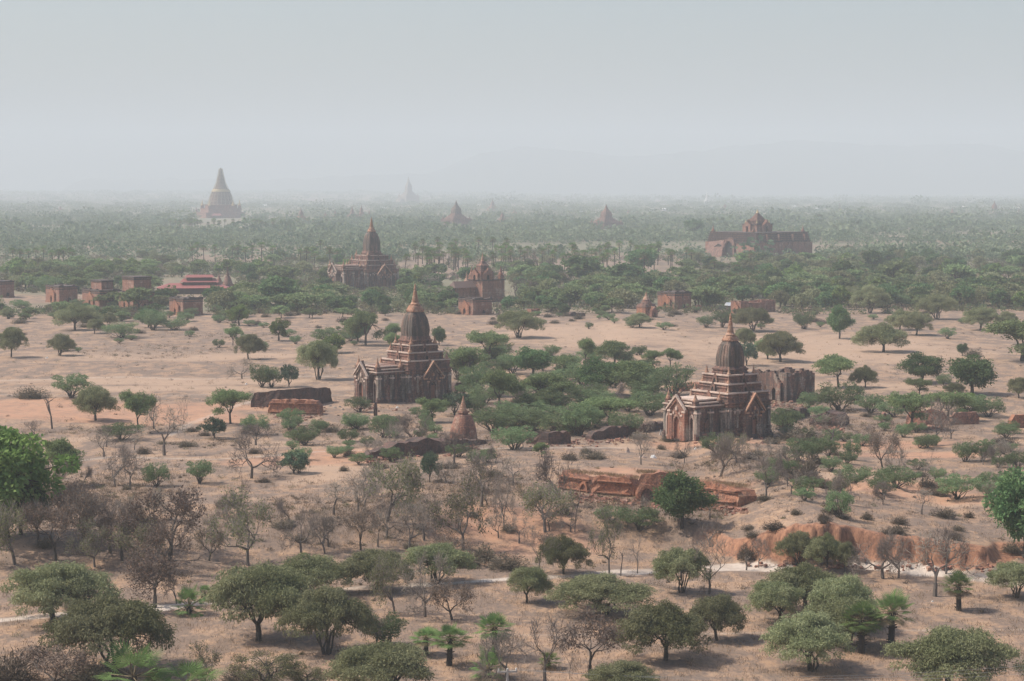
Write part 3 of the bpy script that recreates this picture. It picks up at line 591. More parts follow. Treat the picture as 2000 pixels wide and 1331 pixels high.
def temple(name, px, py, S, P, label, group=None):
    """square spired temple; P holds measures in photo pixels at the temple's distance, S metres per pixel"""
    wb = P['w'] * S; c = corner_site(px, py, wb); root = empty(name, c, PHI, label=label, cat='temple', group=group)
    hb = P['hb'] * S; hw = wb / 2; rng = random.Random(int(px))
    # --- body: plinth, wall, cornice with corner pilasters
    m = MB(); pl = hb * .2
    m.loft(SQ, [(hw + .45, -.8), (hw + .45, pl * .3), (hw + .25, pl * .36), (hw + .30, pl * .6), (hw + .12, pl * .7), (hw + .12, pl * .9), (hw, pl)], 'body')
    m.loft(SQ, [(hw, pl), (hw, hb * .86)], 'body', caps=False)
    m.loft(SQ, [(hw, hb * .86), (hw + .18, hb * .88), (hw + .18, hb * .91), (hw + .05, hb * .92), (hw + .05, hb * .95), (hw + .3, hb * .97), (hw + .3, hb)], 'terrace')
    m.build('body', root)
    m = MB()
    for k in range(4):
        T = side(k, hw)
        for u in (-hw + .35, hw - .35, -hw * .56, hw * .56, -hw * .36, hw * .36):
            r = .34 if abs(u) > hw * .7 else .2
            m.box(u - r, u + r, -.2, -.003, pl + .01, hb * .85, 'plaster' if abs(u) > hw * .5 else 'body', T); m.box(u - r - .1, u + r + .1, -.32, -.004, hb * .76, hb * .80, 'ledge', T)
            m.box(u - r - .12, u + r + .12, -.34, -.004, pl + .01, pl + hb * .08, 'body', T)
        for i in range(9):   # hanging frieze
            u = -hw + .5 + (wb - 1) * i / 8; m.slab([(u - .3, hb * .76), (u, hb * .66), (u + .3, hb * .76)], -.12, -.005, 'ledge', T)
    m.build('pilasters', root)
    # --- terraces
    z = hb; prev = hw
    for (tw, tz) in P['terr']:
        h2 = tw * S / 2; z1 = tz * S; m = MB(); parapet(m, h2, z - .02, z1, 'terrace'); m.build('terrace', root)
        hh = (z1 - z)
        for k in range(4):
            a = (k + .5) * math.pi / 2; X, Y = math.cos(a) * (h2 - .45) * 1.414, math.sin(a) * (h2 - .45) * 1.414
            if rng.random() < P.get('keep', .9): small_stupa('corner_stupa', root, X, Y, z + hh * .5, P['cs'] * S)
            T = side(k, h2, z)
            m = MB(); m.slab(gable(hh * .85, hh * .6, hh * 1.08, hh * .36, hh * .55, 3, .08), -.30, -.05, 'terrace', T); m.slab([(x, q) for x, q in arch_pts(hh * .34, hh * .53)], -.2, -.04, 'opening_shade', T)
            m.build('niche', root)
        z = z1
    # --- tower
    tw, tz1, ttop, thw = P['tower']; m = MB(); b = P['base'] * S / 2
    m.loft(RED_, [(b, z - .02), (b, z + .25), (b * .94, z + .3), (b * .94, z + .55), (b, z + .62), (b, z + .85), (b * .90, z + .95), (b * .84, tz1 * S)], 'terrace'); m.build('tower_base', root)
    m = MB(); z0, zt = tz1 * S, ttop * S; r0, r1 = tw * S / 2, thw * S / 2; pr = []
    for i in range(15):
        t = i / 14; r = r1 + (r0 - r1) * (1 - t ** 3.9); r = r * (1 + .045 * math.sin(math.pi * min(1, t * 1.8))); pr.append((max(r, r1), z0 + (zt - z0) * t))
    m.loft(RED_, pr, 'tower')
    for k in range(4):
        T = side(k, 0); n = 7
        for u in (-.55, -.18, .18, .55):
            for i in range(12):
                t0, t1 = i / 14, (i + 1) / 14; ra, rb = pr[i][0], pr[i + 1][0]; e = .95 if abs(u) > .3 else 1.0
                V = [(u * ra - .07, -ra * e - .07, pr[i][1]), (u * ra + .07, -ra * e - .07, pr[i][1]), (u * rb + .07, -rb * e - .07, pr[i + 1][1]), (u * rb - .07, -rb * e - .07, pr[i + 1][1]),
                     (u * ra - .07, -ra * e + .1, pr[i][1]), (u * ra + .07, -ra * e + .1, pr[i][1]), (u * rb + .07, -rb * e + .1, pr[i + 1][1]), (u * rb - .07, -rb * e + .1, pr[i + 1][1])]
                m.add(V, [(0, 1, 2, 3), (4, 7, 6, 5), (0, 3, 7, 4), (1, 5, 6, 2), (0, 4, 5, 1), (3, 2, 6, 7)], 'tower', T)
    m.build('tower', root)
    # cap of upturned leaves, then the ringed spire
    sw, sz0, sz1 = P['spire']; m = MB(); zc = sz0 * S; rc = r1 * 1.12
    m.loft(RED_, [(rc, zt - .03), (rc * 1.05, zt + (zc - zt) * .2), (rc * .82, zt + (zc - zt) * .75), (rc * .6, zc)], 'spire')
    for k in range(8):
        T = Matrix.Rotation(k * math.pi / 4, 4, 'Z'); d = rc * (1.02 if k % 2 == 0 else 1.25); hgt_ = (zc - zt)
        m.add([(-rc * .42, -d, zt), (rc * .42, -d, zt), (0, -d * .78, zt + hgt_ * 1.0), (-rc * .3, -d * .55, zt), (rc * .3, -d * .55, zt)], [(0, 1, 2), (0, 2, 3), (1, 4, 2), (0, 3, 4, 1), (3, 2, 4)], 'spire', T)
    m.build('cap', root)
    m = MB(); r = sw * S / 2; hs = (sz1 - sz0) * S; pr = [(r, zc - .02), (r * 1.05, zc + .04 * hs), (r * .8, zc + .10 * hs)]; n = 9
    for i in range(n):
        t = .12 + .55 * i / n; q = r * .78 * (1 - t) ** .9; pr += [(q * 1.08, zc + t * hs), (q * 1.08, zc + (t + .03) * hs), (q * .84, zc + (t + .045) * hs)]
    pr += [(r * .26, zc + .68 * hs), (r * .30, zc + .76 * hs), (r * .16, zc + .86 * hs), (r * .17, zc + .89 * hs), (.02, zc + hs)]
    m.loft(circ(14), pr, 'spire'); m.build('spire', root)
    # --- projecting doorways with lattice windows on the other faces (0 = right-hand face seen from the camera)
    for k in (0, 1, 2):
        wd = P['ped'] * S; dep = P.get('pdep', .9); he, hp = hb * .74, hb * 1.22; T = side(k, hw + dep)
        m = MB(); doorway_front(m, T, wd, he, hp, wd * .26, hb * .60, .5, 'body', 'spire'); m.box(-wd / 2 + .1, wd / 2 - .1, -.003, dep - .01, -.5, he, 'body', T)
        m.slab([(-wd / 2 + .15, he - .01), (0, hp - .3), (wd / 2 - .15, he - .01)], -.003, dep - .02, 'terrace', T)
        m.box(-wd / 2 - .2, wd / 2 + .2, -.75, -.51, -.6, hb * .09, 'body', T); m.build('pediment', root)
        lattice_window(root, side(k, hw + dep + .08), wd * .25, hb * .50, hb * .06)
    # --- entrance hall on the lit left face
    pw, plen, ph = P['porch'][0] * S, P['porch'][1] * S, P['porch'][2] * S
    T = Matrix.Rotation(-math.pi / 2, 4, 'Z')   # its front (-Y) turns to local -X
    y0 = -hw - plen; m = MB(); th = .7; hp2 = pw / 2
    ow, oh = plen * .24, ph * .56
    # front wall pieces either side of the vestibule, each with a small arched opening
    vw = P['vest'][0] * S; vl = P['vest'][1] * S
    for s in (-1, 1):
        cx = s * (vw / 2 + (hp2 - vw / 2) / 2); sw2 = hp2 - vw / 2
        out = [(cx - sw2 / 2, 0), (cx - sw2 / 2, ph * .78), (cx + sw2 / 2, ph * .78), (cx + sw2 / 2, 0)] + [(cx + x, z) for x, z in arch_pts(sw2 * .46, ph * .55)]
        m.slab(out, y0, y0 + th, 'body', T)
        m.slab([(x + cx, z) for x, z in arch_pts(sw2 * .70, ph * .64, .4)] + [(x + cx, z) for x, z in arch_pts(sw2 * .48, ph * .56)][::-1], y0 - .12, y0 - .002, 'ledge', T)
    m.box(-vw / 2, vw / 2, y0 + .01, y0 + th, ph * .6, ph * .78, 'body', T)
    for s in (-1, 1): m.box(s * hp2 - (.7 if s > 0 else 0), s * hp2 + (0 if s > 0 else .7), y0 + th, -hw - .01, -.4, ph * .78, 'body', T)
    m.box(-hp2 + .7, hp2 - .7, -hw - .3, -hw - .02, 0, ph * .78, 'opening_shade', T); m.box(-hp2 + .7, hp2 - .7, y0 + th, -hw - .31, -.4, .05, 'ledge', T)
    # corner piers, plinth and a blind arch on the side walls
    for sx in (-1, 1):
        for yy in (y0 + .3, -hw - plen * .5, -hw - .6):
            m.box(sx * hp2 - .35 + sx * .18, sx * hp2 + .35 + sx * .18, yy - .38, yy + .38, -.4, ph * .76, 'plaster', T); m.box(sx * hp2 - .45 + sx * .22, sx * hp2 + .45 + sx * .22, yy - .5, yy + .5, ph * .66, ph * .70, 'ledge', T)
        m.box(sx * hp2 - .28 + sx * .27, sx * hp2 + .28 + sx * .27, y0 - .3, -hw - .6, -.6, ph * .10, 'body', T)
        m.box(sx * hp2 - .2 + sx * .2, sx * hp2 + .2 + sx * .2, y0 - .2, -hw - .6, ph * .101, ph * .16, 'terrace', T)
    m.build('porch', root)
    # side window of the hall, on the shaded wall facing right
    Ts = Matrix.Translation((-hw - plen * .48, -hp2 - .04, 0)); lattice_window(root, Ts, plen * .12, ph * .28, ph * .12)
    Tm = MB(); Tm.slab(gable(plen * .42, ph * .40, ph * .68, plen * .15, ph * .42, 4, .14), -.30, -.002, 'body', Matrix.Translation((-hw - plen * .48, -hp2, 0))); Tm.build('blind_arch', root)
    m = MB()
    for z0, z1, ins in ((ph * .78, ph * .86, -.25), (ph * .86, ph * .93, .1), (ph * .93, ph, .9)):
        m.box(-hp2 + ins, hp2 - ins, y0 + ins, -hw - .02, z0 + .001, z1 - .22, 'terrace', T); m.box(-hp2 + ins - .18, hp2 - ins + .18, y0 + ins - .18, -hw - .019, z1 - .219, z1, 'ledge', T); m.box(-hp2 + ins + .35, hp2 - ins - .35, y0 + ins + .35, -hw - .018, z1 - .1, z1 + .008, P.get('roofmat', 'terrace'), T)
    m.build('porch_roof', root)
    for sx in (-1, 1):
        small_stupa('corner_stupa', root, y0 + .35, sx * (hp2 - .35), ph * .86, P['cs'] * S * 1.15); small_stupa('corner_stupa', root, -hw - .8, sx * (hp2 - .2), ph * .86, P['cs'] * S)
    m = MB(); Tv = T @ Matrix.Translation((0, y0 - vl + .6, 0)); doorway_front(m, Tv, vw, ph * .72, ph * 1.08, vw * .30, ph * .56, .6, 'brick' if P.get('redporch') else 'body', spikes=6)
    for s in (-1, 1): m.box(s * vw / 2 - (.6 if s > 0 else 0), s * vw / 2 + (0 if s > 0 else .6), .003, vl - .6, -.4, ph * .70, 'body', Tv)
    m.box(-vw / 2, vw / 2, .003, vl - .61, ph * .701, ph * .8, 'terrace', Tv); m.build('vestibule', root)
    m = MB(); m.slab(arch_pts(vw * .27, ph * .54), -.25, -.15, 'lattice', Tv); m.build('door', root)
    small_stupa('corner_stupa', root, y0 - vl + .9, vw * .46, ph * .80, P['cs'] * S * .9)
    return root
A_ = dict(w=99, hb=62, terr=[(96, 79), (78, 94), (63, 108)], base=54, tower=(43, 123, 170, 24), spire=(19, 183, 225), porch=(74, 62, 70), vest=(46, 12), ped=42, cs=25)
temple('spired_temple', 797, 786, .109, A_, 'tall spired brick temple left of centre beside the bell-shaped stupa ruin')
B_ = dict(w=107, hb=66, terr=[(103, 84), (82, 100), (72, 116)], base=54, tower=(41, 129, 177, 22), spire=(18, 187, 230), porch=(84, 70, 74), vest=(48, 8), ped=44, cs=24, redporch=1, roofmat='ledge')
temple('spired_temple', 1421, 853, .0935, B_, 'tall spired brick temple on the right above the long orange wall')
C_ = dict(w=74, hb=38, terr=[(66, 46), (58, 55), (46, 64)], base=33, tower=(26, 72, 108, 12), spire=(11, 113, 136), porch=(52, 42, 46), vest=(30, 8), ped=30, cs=15, pdep=1.6)
temple('spired_temple', 714, 566, .2355, C_, 'hazy spired temple beyond the trees behind the left spired temple')
# ------------------------------------------------------------------ plain brick halls
def block(px, py, wl, wr, h, label, name='brick_shrine', mat='brick', upper=None, door=True, window=True, ruin=False, group=None, cat='shrine', gab=True):
    """wl / wr: length in photo px of the left (lit) and right (shaded) faces as seen"""
    p = at(px, py); S = mpp(p); az = math.atan2(p.x, p.y); rel = PHI + az; dx = wr * S / math.cos(rel); dy = wl * S / math.sin(rel); H = h * S
    c = Matrix.Rotation(PHI, 4, 'Z') @ Vector((dx / 2, dy / 2, 0)); loc = p + c; loc.z = p.z - .1
    root = empty(name, loc, PHI, label=label, cat=cat, group=group); a, b = dx / 2, dy / 2; rng = random.Random(int(px * 7 + py)); m = MB()
    if not ruin:
        m.box(-a - .25, a + .25, -b - .25, b + .25, -.6, H * .09, mat); m.box(-a, a, -b, b, H * .09, H * .80, mat)
        e = max(.12, H * .02); m.box(-a - e, a + e, -b - e, b + e, H * .80, H * .845, 'coping'); m.box(-a + .02, a - .02, -b + .02, b - .02, H * .845, H * .91, mat); m.box(-a - e * 1.4, a + e * 1.4, -b - e * 1.4, b + e * 1.4, H * .91, H, 'coping')
    else:
        m.box(-a, a, -b, b, -.6, H * .8, mat)
        n = 10
        for i in range(n):
            for j in range(n):
                if (0 < i < n - 1 and 0 < j < n - 1) and rng.random() < .75: continue
                x0, x1 = -a + 2 * a * i / n, -a + 2 * a * (i + 1) / n; y0, y1 = -b + 2 * b * j / n, -b + 2 * b * (j + 1) / n
                m.box(x0 + .02, x1 - .02, y0 + .02, y1 - .02, H * .8, H * (.83 + .10 * rng.random() + .07 * math.sin(i * .8 + px)), mat)
    if not ruin:
        for _ in range(14):   # crumbled parapet bricks
            k = rng.randrange(4); T = side(k, (a if k % 2 else b) + .02); u = rng.uniform(-1, 1) * (b if k % 2 else a) * .92; w_ = rng.uniform(.3, 1.1); m.box(u - w_, u + w_, .05, rng.uniform(.5, 1.0), H + .004, H + rng.uniform(.12, .5), 'coping', T)
    m.build('wall', root)
    T = side(3, a)      # left face
    m = MB(); wd = min(dy * .62, H * .9)
    if gab:
        m.slab(gable(wd, H * .55, H * .88, wd * .28, H * .42, 4, .16), -.6, -.004, 'rust' if mat == 'brick' else mat, T); m.build('pediment', root)  # on red brick shrines a brighter brick paints the sunlit face lighter
    if door: m = MB(); m.slab(arch_pts(wd * .27, H * .41), -.12, -.003, 'opening_shade', T); m.build('door', root)  # door opening is a near-black panel, its inner shade painted
    if window:
        T = side(0, b); m = MB(); m.slab([(x + a * .1, z + .1) for x, z in arch_pts(H * .2, H * .3)], -.05, -.003, 'opening_shade', T); m.slab([(x + a * .1, z + .1) for x, z in arch_pts(H * .32, H * .40, .5)] + [(x + a * .1, z + .1) for x, z in arch_pts(H * .21, H * .31)][::-1], -.16, -.004, mat, T); m.build('window', root)
    if upper:
        fx, fy, hh = upper; hh *= S; m = MB(); ox = a * (1 - fx) * .6; oy = b * (1 - fy) * .6
        m.box(-a * fx + ox, a * fx + ox, -b * fy + oy, b * fy + oy, H - .05, H + hh * .8, mat); m.box(-a * fx + ox - .2, a * fx + ox + .2, -b * fy + oy - .2, b * fy + oy + .2, H + hh * .8, H + hh * .86, 'coping')
        m.box(-a * fx + ox + .05, a * fx + ox - .05, -b * fy + oy + .05, b * fy + oy - .05, H + hh * .86, H + hh * .9, mat); m.box(-a * fx + ox - .25, a * fx + ox + .25, -b * fy + oy - .25, b * fy + oy + .25, H + hh * .9, H + hh, 'coping'); m.build('upper_storey', root)
    return root
block(0, 582, 14, 27, 33, 'flat-roofed brick shrine cut off by the left edge of the photo', door=False)
block(116, 592, 26, 35, 33, 'low flat-roofed brick shrine second from the left edge')
block(195, 601, 34, 41, 34, 'two-storey brick shrine left of the roofless-topped tall one', upper=(.55, .6, 18))
block(260, 605, 28, 42, 34, 'tallest two-storey brick shrine with a broken upper storey', upper=(.8, .8, 30))
block(358, 617, 27, 38, 34, 'small square flat-roofed shrine below the red tin roofs')
block(530, 587, 34, 40, 24, 'long low brick shrine left of the hazy spired temple')
block(924, 616, 29, 37, 32, 'square brick shrine with a tall niche, at the edge of the pale field')
block(1038, 617, 9, 16, 14, 'tiny ruined brick cell behind the lone domed tree in the pale field', door=False, window=False, gab=False, ruin=True)
block(1318, 605, 34, 32, 34, 'square brick shrine with gabled front right of the small ringed stupa shrine')
block(1362, 607, 4, 8, 12, 'red brick pier stub in scrub right of the gabled shrine', name='brick_pier', door=False, window=False, gab=False, ruin=True, cat='ruin')
block(1447, 613, 20, 68, 26, 'roofless ruined brick hall beside the grey tin roof', name='ruined_hall', ruin=True, door=True, window=False, cat='ruin')
block(1536, 786, 42, 55, 66, 'collapsed dark brick temple behind the right spired temple', name='ruined_temple', mat='body', ruin=True, window=True, cat='ruin')
block(1500, 772, 34, 20, 50, 'broken vault of dark brick between the right spired temple and the collapsed one', name='ruined_vault', mat='darkbrick', ruin=True, window=False, door=False, gab=False, cat='ruin')
# barrel vault stub left of temple B
def vault(px, py):
    p = at(px, py); S = mpp(p); root = empty('barrel_vault', p, PHI, label='red brick barrel vault stub behind the porch of the right spired temple', cat='ruin'); m = MB(); L, r = 44 * S / math.cos(R(40)), 16 * S
    pts = [(-r, -1), (-r, 0)] + [(-r * math.cos(math.pi * i / 8), r * .9 * math.sin(math.pi * i / 8)) for i in range(9)] + [(r, -1)]; inn = [(r * .6, -1)] + [(r * .6 * math.cos(math.pi * i / 6), r * .62 * math.sin(math.pi * i / 6)) for i in range(7)] + [(-r * .6, -1)]
    T = Matrix.Rotation(math.pi / 2, 4, 'Z'); m.slab(pts + inn, -L * .5, L * .5, 'rust', T); m.box(-L * .5, L * .5, -r * 1.02, r * 1.02, -6, -.9, 'rust'); m.build('vault', root)
vault(1342, 762)
# ------------------------------------------------------------------ stupas
def lathe_stupa(px, py, h, wd, label, name='brick_stupa', squarebase=True, mat='brick', cat='stupa', ringed=True, group=None, top='spire'):
    p = at(px, py); S = mpp(p); H = h * S; Rb = wd * S / 2; root = empty(name, p, PHI, label=label, cat=cat, group=group); m = MB()
    if squarebase: m.loft(SQ, [(Rb * .78, -.6), (Rb * .78, H * .05), (Rb * .70, H * .06), (Rb * .70, H * .12), (Rb * .62, H * .125), (Rb * .62, H * .18), (Rb * .56, H * .185), (Rb * .56, H * .23)], mat); z0 = .23; rb = Rb * .6
    else: m.loft(circ(24), [(Rb, -.8), (Rb, H * .06), (Rb * .97, H * .065), (Rb * .97, H * .12)], mat); z0 = .12; rb = Rb * .95
    m.build('base', root)
    m = MB(); pr = []
    for i in range(9): t = i / 8; pr.append((rb * (1 - .42 * t ** 1.0) * (1 + .10 * math.sin(math.pi * t)) if not squarebase else rb * (1 - .55 * t), H * (z0 + (.57 - z0) * t)))
    m.loft(circ(24), pr, mat); m.build('bell', root)
    m = MB(); q = pr[-1][0] * .55; z = H * .57; m.loft(SQ, [(q * .8, z - .02), (q * .8, z + .05 * H), (q * 1.05, z + .055 * H), (q * 1.05, z + .09 * H)], mat); m.build('harmika', root)
    m = MB(); pr = []; z += .09 * H; hs = H - z; n = 8
    for i in range(n): t = i / n * .85; r = q * .9 * (1 - t) ** 1.0; pr += [(r, z + t * hs), (r, z + (t + .05) * hs), (r * .78, z + (t + .065) * hs)]
    pr += [(q * .14, z + .9 * hs), (.01, H)]; m.loft(circ(12), pr, top); m.build('spire', root); return root
lathe_stupa(905, 862, 90, 56, 'bell-shaped red brick stupa with ringed spire beside the left spired temple', squarebase=False)
lathe_stupa(445, 566, 46, 34, 'dark brick stupa right of the red tin roofs', mat='terrace', top='terrace')
lathe_stupa(428, 556, 24, 20, 'stumpy broken stupa between the red tin roofs and the tallest brick shrine', mat='brick', top='brick')
def ringed_shrine():
    p = at(1262, 619); S = mpp(p); root = empty('stupa_shrine', p, PHI, label='small square red shrine crowned with a ringed stupa spire', cat='shrine'); m = MB(); a = 13.5 * S
    m.box(-a, a, -a, a, -.5, 19 * S, 'rust'); m.build('wall', root); m = MB(); z = 19 * S
    for k in range(5): q = a * (1.06 - .13 * k); m.loft(SQ if k < 2 else circ(16), [(q * (1 if k < 2 else 1.1), z), (q * (1 if k < 2 else 1.1), z + 2.2 * S), (q * .92, z + 3 * S)], 'terrace'); z += 3 * S
    m.build('roof', root); m = MB(); m.loft(circ(14), [(a * .52, z - .02), (a * .40, z + 2 * S), (a * .36, z + 4 * S), (a * .2, z + 6 * S), (a * .22, z + 7 * S), (a * .12, z + 10 * S), (.02, z + 16 * S)], 'spire'); m.build('spire', root)
    m = MB(); T = side(0, a); m.slab(gable(a * 1.1, 12 * S, 19 * S, a * .4, 10 * S, 4, .2), -2.2, -.004, 'brick', T); m.build('pediment', root); m = MB(); m.slab(arch_pts(a * .38, 10 * S), -.3, -.003, 'opening_shade', T); m.build('door', root)
ringed_shrine()
# ------------------------------------------------------------------ temple complex with brown roofed hall
def gabled_spire_temple():
    p = at(943, 590); S = mpp(p); root = empty('gabled_temple', p, PHI, label='brick temple with gabled faces, short spire and a brown-roofed hall to its left', cat='temple'); a = 32 * S
    m = MB(); m.box(-a * .45, a * 1.2, -a * .6, a * .9, -1, 42 * S, 'brick'); m.box(-a * .45 - .3, a * 1.2 + .3, -a * .6 - .3, a * .9 + .3, 42 * S + .01, 44 * S, 'coping'); m.build('body', root)
    b = 15 * S; z0 = 44 * S; m = MB(); T0 = Matrix.Translation((-a * .02, a * .0, 0)); m.box(-b, b, -b, b, z0, z0 + 17 * S, 'brick', T0); m.build('tower', root)
    for k in range(4):
        T = T0 @ side(k, b, z0); m = MB(); m.slab(gable(b * 1.4, 11 * S, 19 * S, b * .5, 10 * S, 4, .4), -.9, -.01, 'brick', T); m.slab(arch_pts(b * .48, 10 * S), -.3, -.01, 'opening_shade', T); m.build('gable', root)
    m = MB(); z = z0 + 17 * S
    m.loft(RED_, [(b * .92, z), (b * .92, z + 2 * S), (b * .66, z + 2.3 * S), (b * .64, z + 9 * S), (b * .70, z + 9.3 * S), (b * .70, z + 10 * S), (b * .40, z + 14 * S), (b * .24, z + 18.9 * S)], 'terrace', T0); m.loft(circ(12), [(b * .22, z + 19 * S), (b * .15, z + 22 * S), (b * .18, z + 23 * S), (b * .08, z + 29 * S), (.02, z + 36 * S)], 'spire', T0); m.build('spire', root)
    small_stupa('corner_stupa', root, a * 1.05, -a * .42, 44 * S, 27 * S, 'brick', 'brick'); small_stupa('corner_stupa', root, -a * .3, a * .75, 44 * S, 27 * S, 'brick', 'brick')
    m = MB(); L = 46 * S; T = Matrix.Translation((-a * .5 - L * .5, a * .35, 0)); m.box(-L * .5, L * .5, -9 * S, 9 * S, -1, 30 * S, 'brick', T); m.build('hall', root); m = MB()
    m.add([(-L * .6, -14 * S, 29 * S), (L * .52, -14 * S, 29 * S), (L * .52, 14 * S, 29 * S), (-L * .6, 14 * S, 29 * S), (-L * .5, 0, 41 * S), (L * .52, 0, 41 * S)], [(0, 1, 5, 4), (2, 3, 4, 5), (0, 4, 3), (1, 2, 5), (0, 3, 2, 1)], 'tile', T); m.build('roof', root)
gabled_spire_temple()
lathe_stupa(912, 563, 34, 26, 'pale pink stupa behind the brown-roofed hall', mat='spire')
# ------------------------------------------------------------------ monastery with three tiers of red tin roof
def monastery():
    p = at(377, 574); S = mpp(p); root = empty('monastery', p, R(8), label='low monastery hall under three tiers of red tin roof', cat='monastery')
    def hip(m, cx, a, b, z, h, ridge):
        m.add([(cx - a, -b, z), (cx + a, -b, z), (cx + a, b, z), (cx - a, b, z), (cx - ridge, 0, z + h), (cx + ridge, 0, z + h)], [(0, 1, 5, 4), (2, 3, 4, 5), (0, 4, 3), (1, 2, 5), (0, 3, 2, 1)], 'tin_red')
    for i, (cx, a, b, z, h, rd) in enumerate(((0, 70, 30, 12, 9, 46), (13, 38, 14, 23, 7, 31), (13, 29, 9, 32, 5, 24))):
        m = MB(); hip(m, cx * S, a * S, b * S, z * S, h * S, rd * S); m.build('roof', root)
        m = MB(); m.box((cx - a * .86) * S, (cx + a * .86) * S, -b * .8 * S, b * .8 * S, (z - 11 if i == 0 else z - 6) * S - .3, (z + 1) * S, 'wood'); m.build('wall', root)
    for k in range(12): m = MB(); x = (-62 + 124 * k / 11) * S; m.box(x - .15, x + .15, -33 * S, -33 * S + .3, -.5, 10 * S, 'wood'); m.build('post', root)
monastery()
def tin_shed():
    p = at(1429, 608); S = mpp(p); root = empty('tin_shed', p, R(20), label='small shed with a pale grey tin roof beside the roofless hall', cat='shed'); m = MB(); m.box(-9 * S, 9 * S, -6 * S, 6 * S, -.3, 12 * S, 'wood'); m.build('wall', root)
    m = MB(); m.add([(-12 * S, -9 * S, 11 * S), (12 * S, -9 * S, 11 * S), (12 * S, 9 * S, 11 * S), (-12 * S, 9 * S, 11 * S), (-12 * S, 0, 17 * S), (12 * S, 0, 17 * S)], [(0, 1, 5, 4), (2, 3, 4, 5), (0, 4, 3), (1, 2, 5), (0, 3, 2, 1)], 'tin'); m.build('roof', root)
tin_shed()
# ------------------------------------------------------------------ great ruined temple on the right horizon
def great_temple():
    px, py = 1478, 505; p = at(px, py); S = mpp(p); rel = PHI + math.atan2(p.x, p.y); dx = 110 * S / math.cos(rel); dy = 103 * S / math.sin(rel)
    loc = p + Matrix.Rotation(PHI, 4, 'Z') @ Vector((dx / 2, dy / 2, 0)); root = empty('great_temple', loc, PHI, label='massive block-like brick temple with a small gilded spire on the right', cat='temple'); a, b = dx / 2, dy / 2
    m = MB(); m.box(-a, a, -b, b, -2, 30 * S, 'brick'); e = .6
    for i in range(5): z = (30 + i * 4) * S; q = i * .035; m.box(-a * (.97 - q * .3), a * (.97 - q * .3), -b * (.95 - q * .4), b * (.95 - q * .4), z, z + 4 * S - .35, 'terrace'); m.box(-a * (.97 - q * .3) - e, a * (.97 - q * .3) + e, -b * (.95 - q * .4) - e, b * (.95 - q * .4) + e, z + 4 * S - .34, z + 4 * S - .01, 'coping')
    m.build('body', root); zt = 50 * S
    # left block and collapsed hall with a great arch
    T = side(3, a); m = MB(); m.slab([(-b * .2, 0), (-b * .2, 26 * S), (-b * .12, 30 * S), (-b * .1, 35 * S), (0, 37 * S), (b * .06, 40 * S), (b * .14, 36 * S), (b * .2, 37 * S), (b * .25, 30 * S), (b * .25, 0)] + [(x + b * .02, z) for x, z in arch_pts(26 * S, 33 * S, .2)], -8 * S, -.02, 'terrace', T); m.build('broken_arch', root)
    m = MB(); m.slab([(x + b * .02, z) for x, z in arch_pts(25.5 * S, 32.5 * S, .2)], -3 * S, -.05, 'opening_shade', T); m.build('doorway', root)
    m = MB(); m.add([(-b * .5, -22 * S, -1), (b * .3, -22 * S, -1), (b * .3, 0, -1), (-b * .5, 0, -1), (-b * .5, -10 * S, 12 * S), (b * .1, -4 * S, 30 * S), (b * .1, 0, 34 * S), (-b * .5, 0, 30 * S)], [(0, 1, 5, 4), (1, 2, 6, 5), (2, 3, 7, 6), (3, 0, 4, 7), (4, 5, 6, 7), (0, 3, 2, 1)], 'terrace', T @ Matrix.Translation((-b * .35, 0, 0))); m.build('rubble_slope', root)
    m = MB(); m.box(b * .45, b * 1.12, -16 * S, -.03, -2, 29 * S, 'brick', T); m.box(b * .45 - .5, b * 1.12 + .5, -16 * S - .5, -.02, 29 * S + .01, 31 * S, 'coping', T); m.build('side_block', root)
    m = MB(); T = side(0, b); m.slab(gable(13 * S, 20 * S, 27 * S, 6 * S, 15 * S, 4, .6), -5 * S, -.02, 'terrace', T @ Matrix.Translation((a * .1, 0, 0))); m.build('pediment', root); m = MB(); m.slab(arch_pts(5.8 * S, 14.6 * S), -1.5 * S, -.05, 'opening_shade', T @ Matrix.Translation((a * .1, 0, 0))); m.build('doorway', root)
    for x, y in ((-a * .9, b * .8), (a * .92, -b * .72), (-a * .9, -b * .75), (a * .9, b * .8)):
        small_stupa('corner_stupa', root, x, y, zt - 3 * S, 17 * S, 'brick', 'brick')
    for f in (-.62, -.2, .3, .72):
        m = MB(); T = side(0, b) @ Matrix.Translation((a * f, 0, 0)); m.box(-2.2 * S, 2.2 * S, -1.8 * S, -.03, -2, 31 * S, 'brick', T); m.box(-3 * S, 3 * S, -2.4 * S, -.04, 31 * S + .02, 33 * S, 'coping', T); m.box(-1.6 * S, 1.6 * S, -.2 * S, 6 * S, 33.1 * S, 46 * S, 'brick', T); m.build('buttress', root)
    m = MB(); m.slab([(-b * .02 - 40 * S, 0), (-b * .02 - 38 * S, 20 * S), (-b * .02 - 26 * S, 27 * S), (-b * .02 - 17 * S, 24 * S), (-b * .02 - 16 * S, 0)], -9 * S, -8.2 * S, 'opening_shade', side(3, a)); m.build('bay_shade_slab', root)  # near-black slab that paints in the shadow of the collapsed hall
    c = 21 * S; m = MB(); ox, oy = -a * .05, 0; T0 = Matrix.Translation((ox, oy, 0)); m.box(-c, c, -c, c, zt - .1, zt + 14 * S, 'brick', T0); m.box(-c - .5, c + .5, -c - .5, c + .5, zt + 14 * S + .01, zt + 16 * S, 'coping', T0); m.build('upper_temple', root)
    for k in range(4):
        m = MB(); T = T0 @ side(k, c, zt); m.slab(gable(20 * S, 12 * S, 20 * S, 6 * S, 12 * S, 3, .7), -7 * S, -.02, 'brick', T); m.build('gable', root); m = MB(); m.slab(arch_pts(5.8 * S, 11.6 * S), -3 * S, -.05, 'opening_shade', T); m.build('doorway', root)
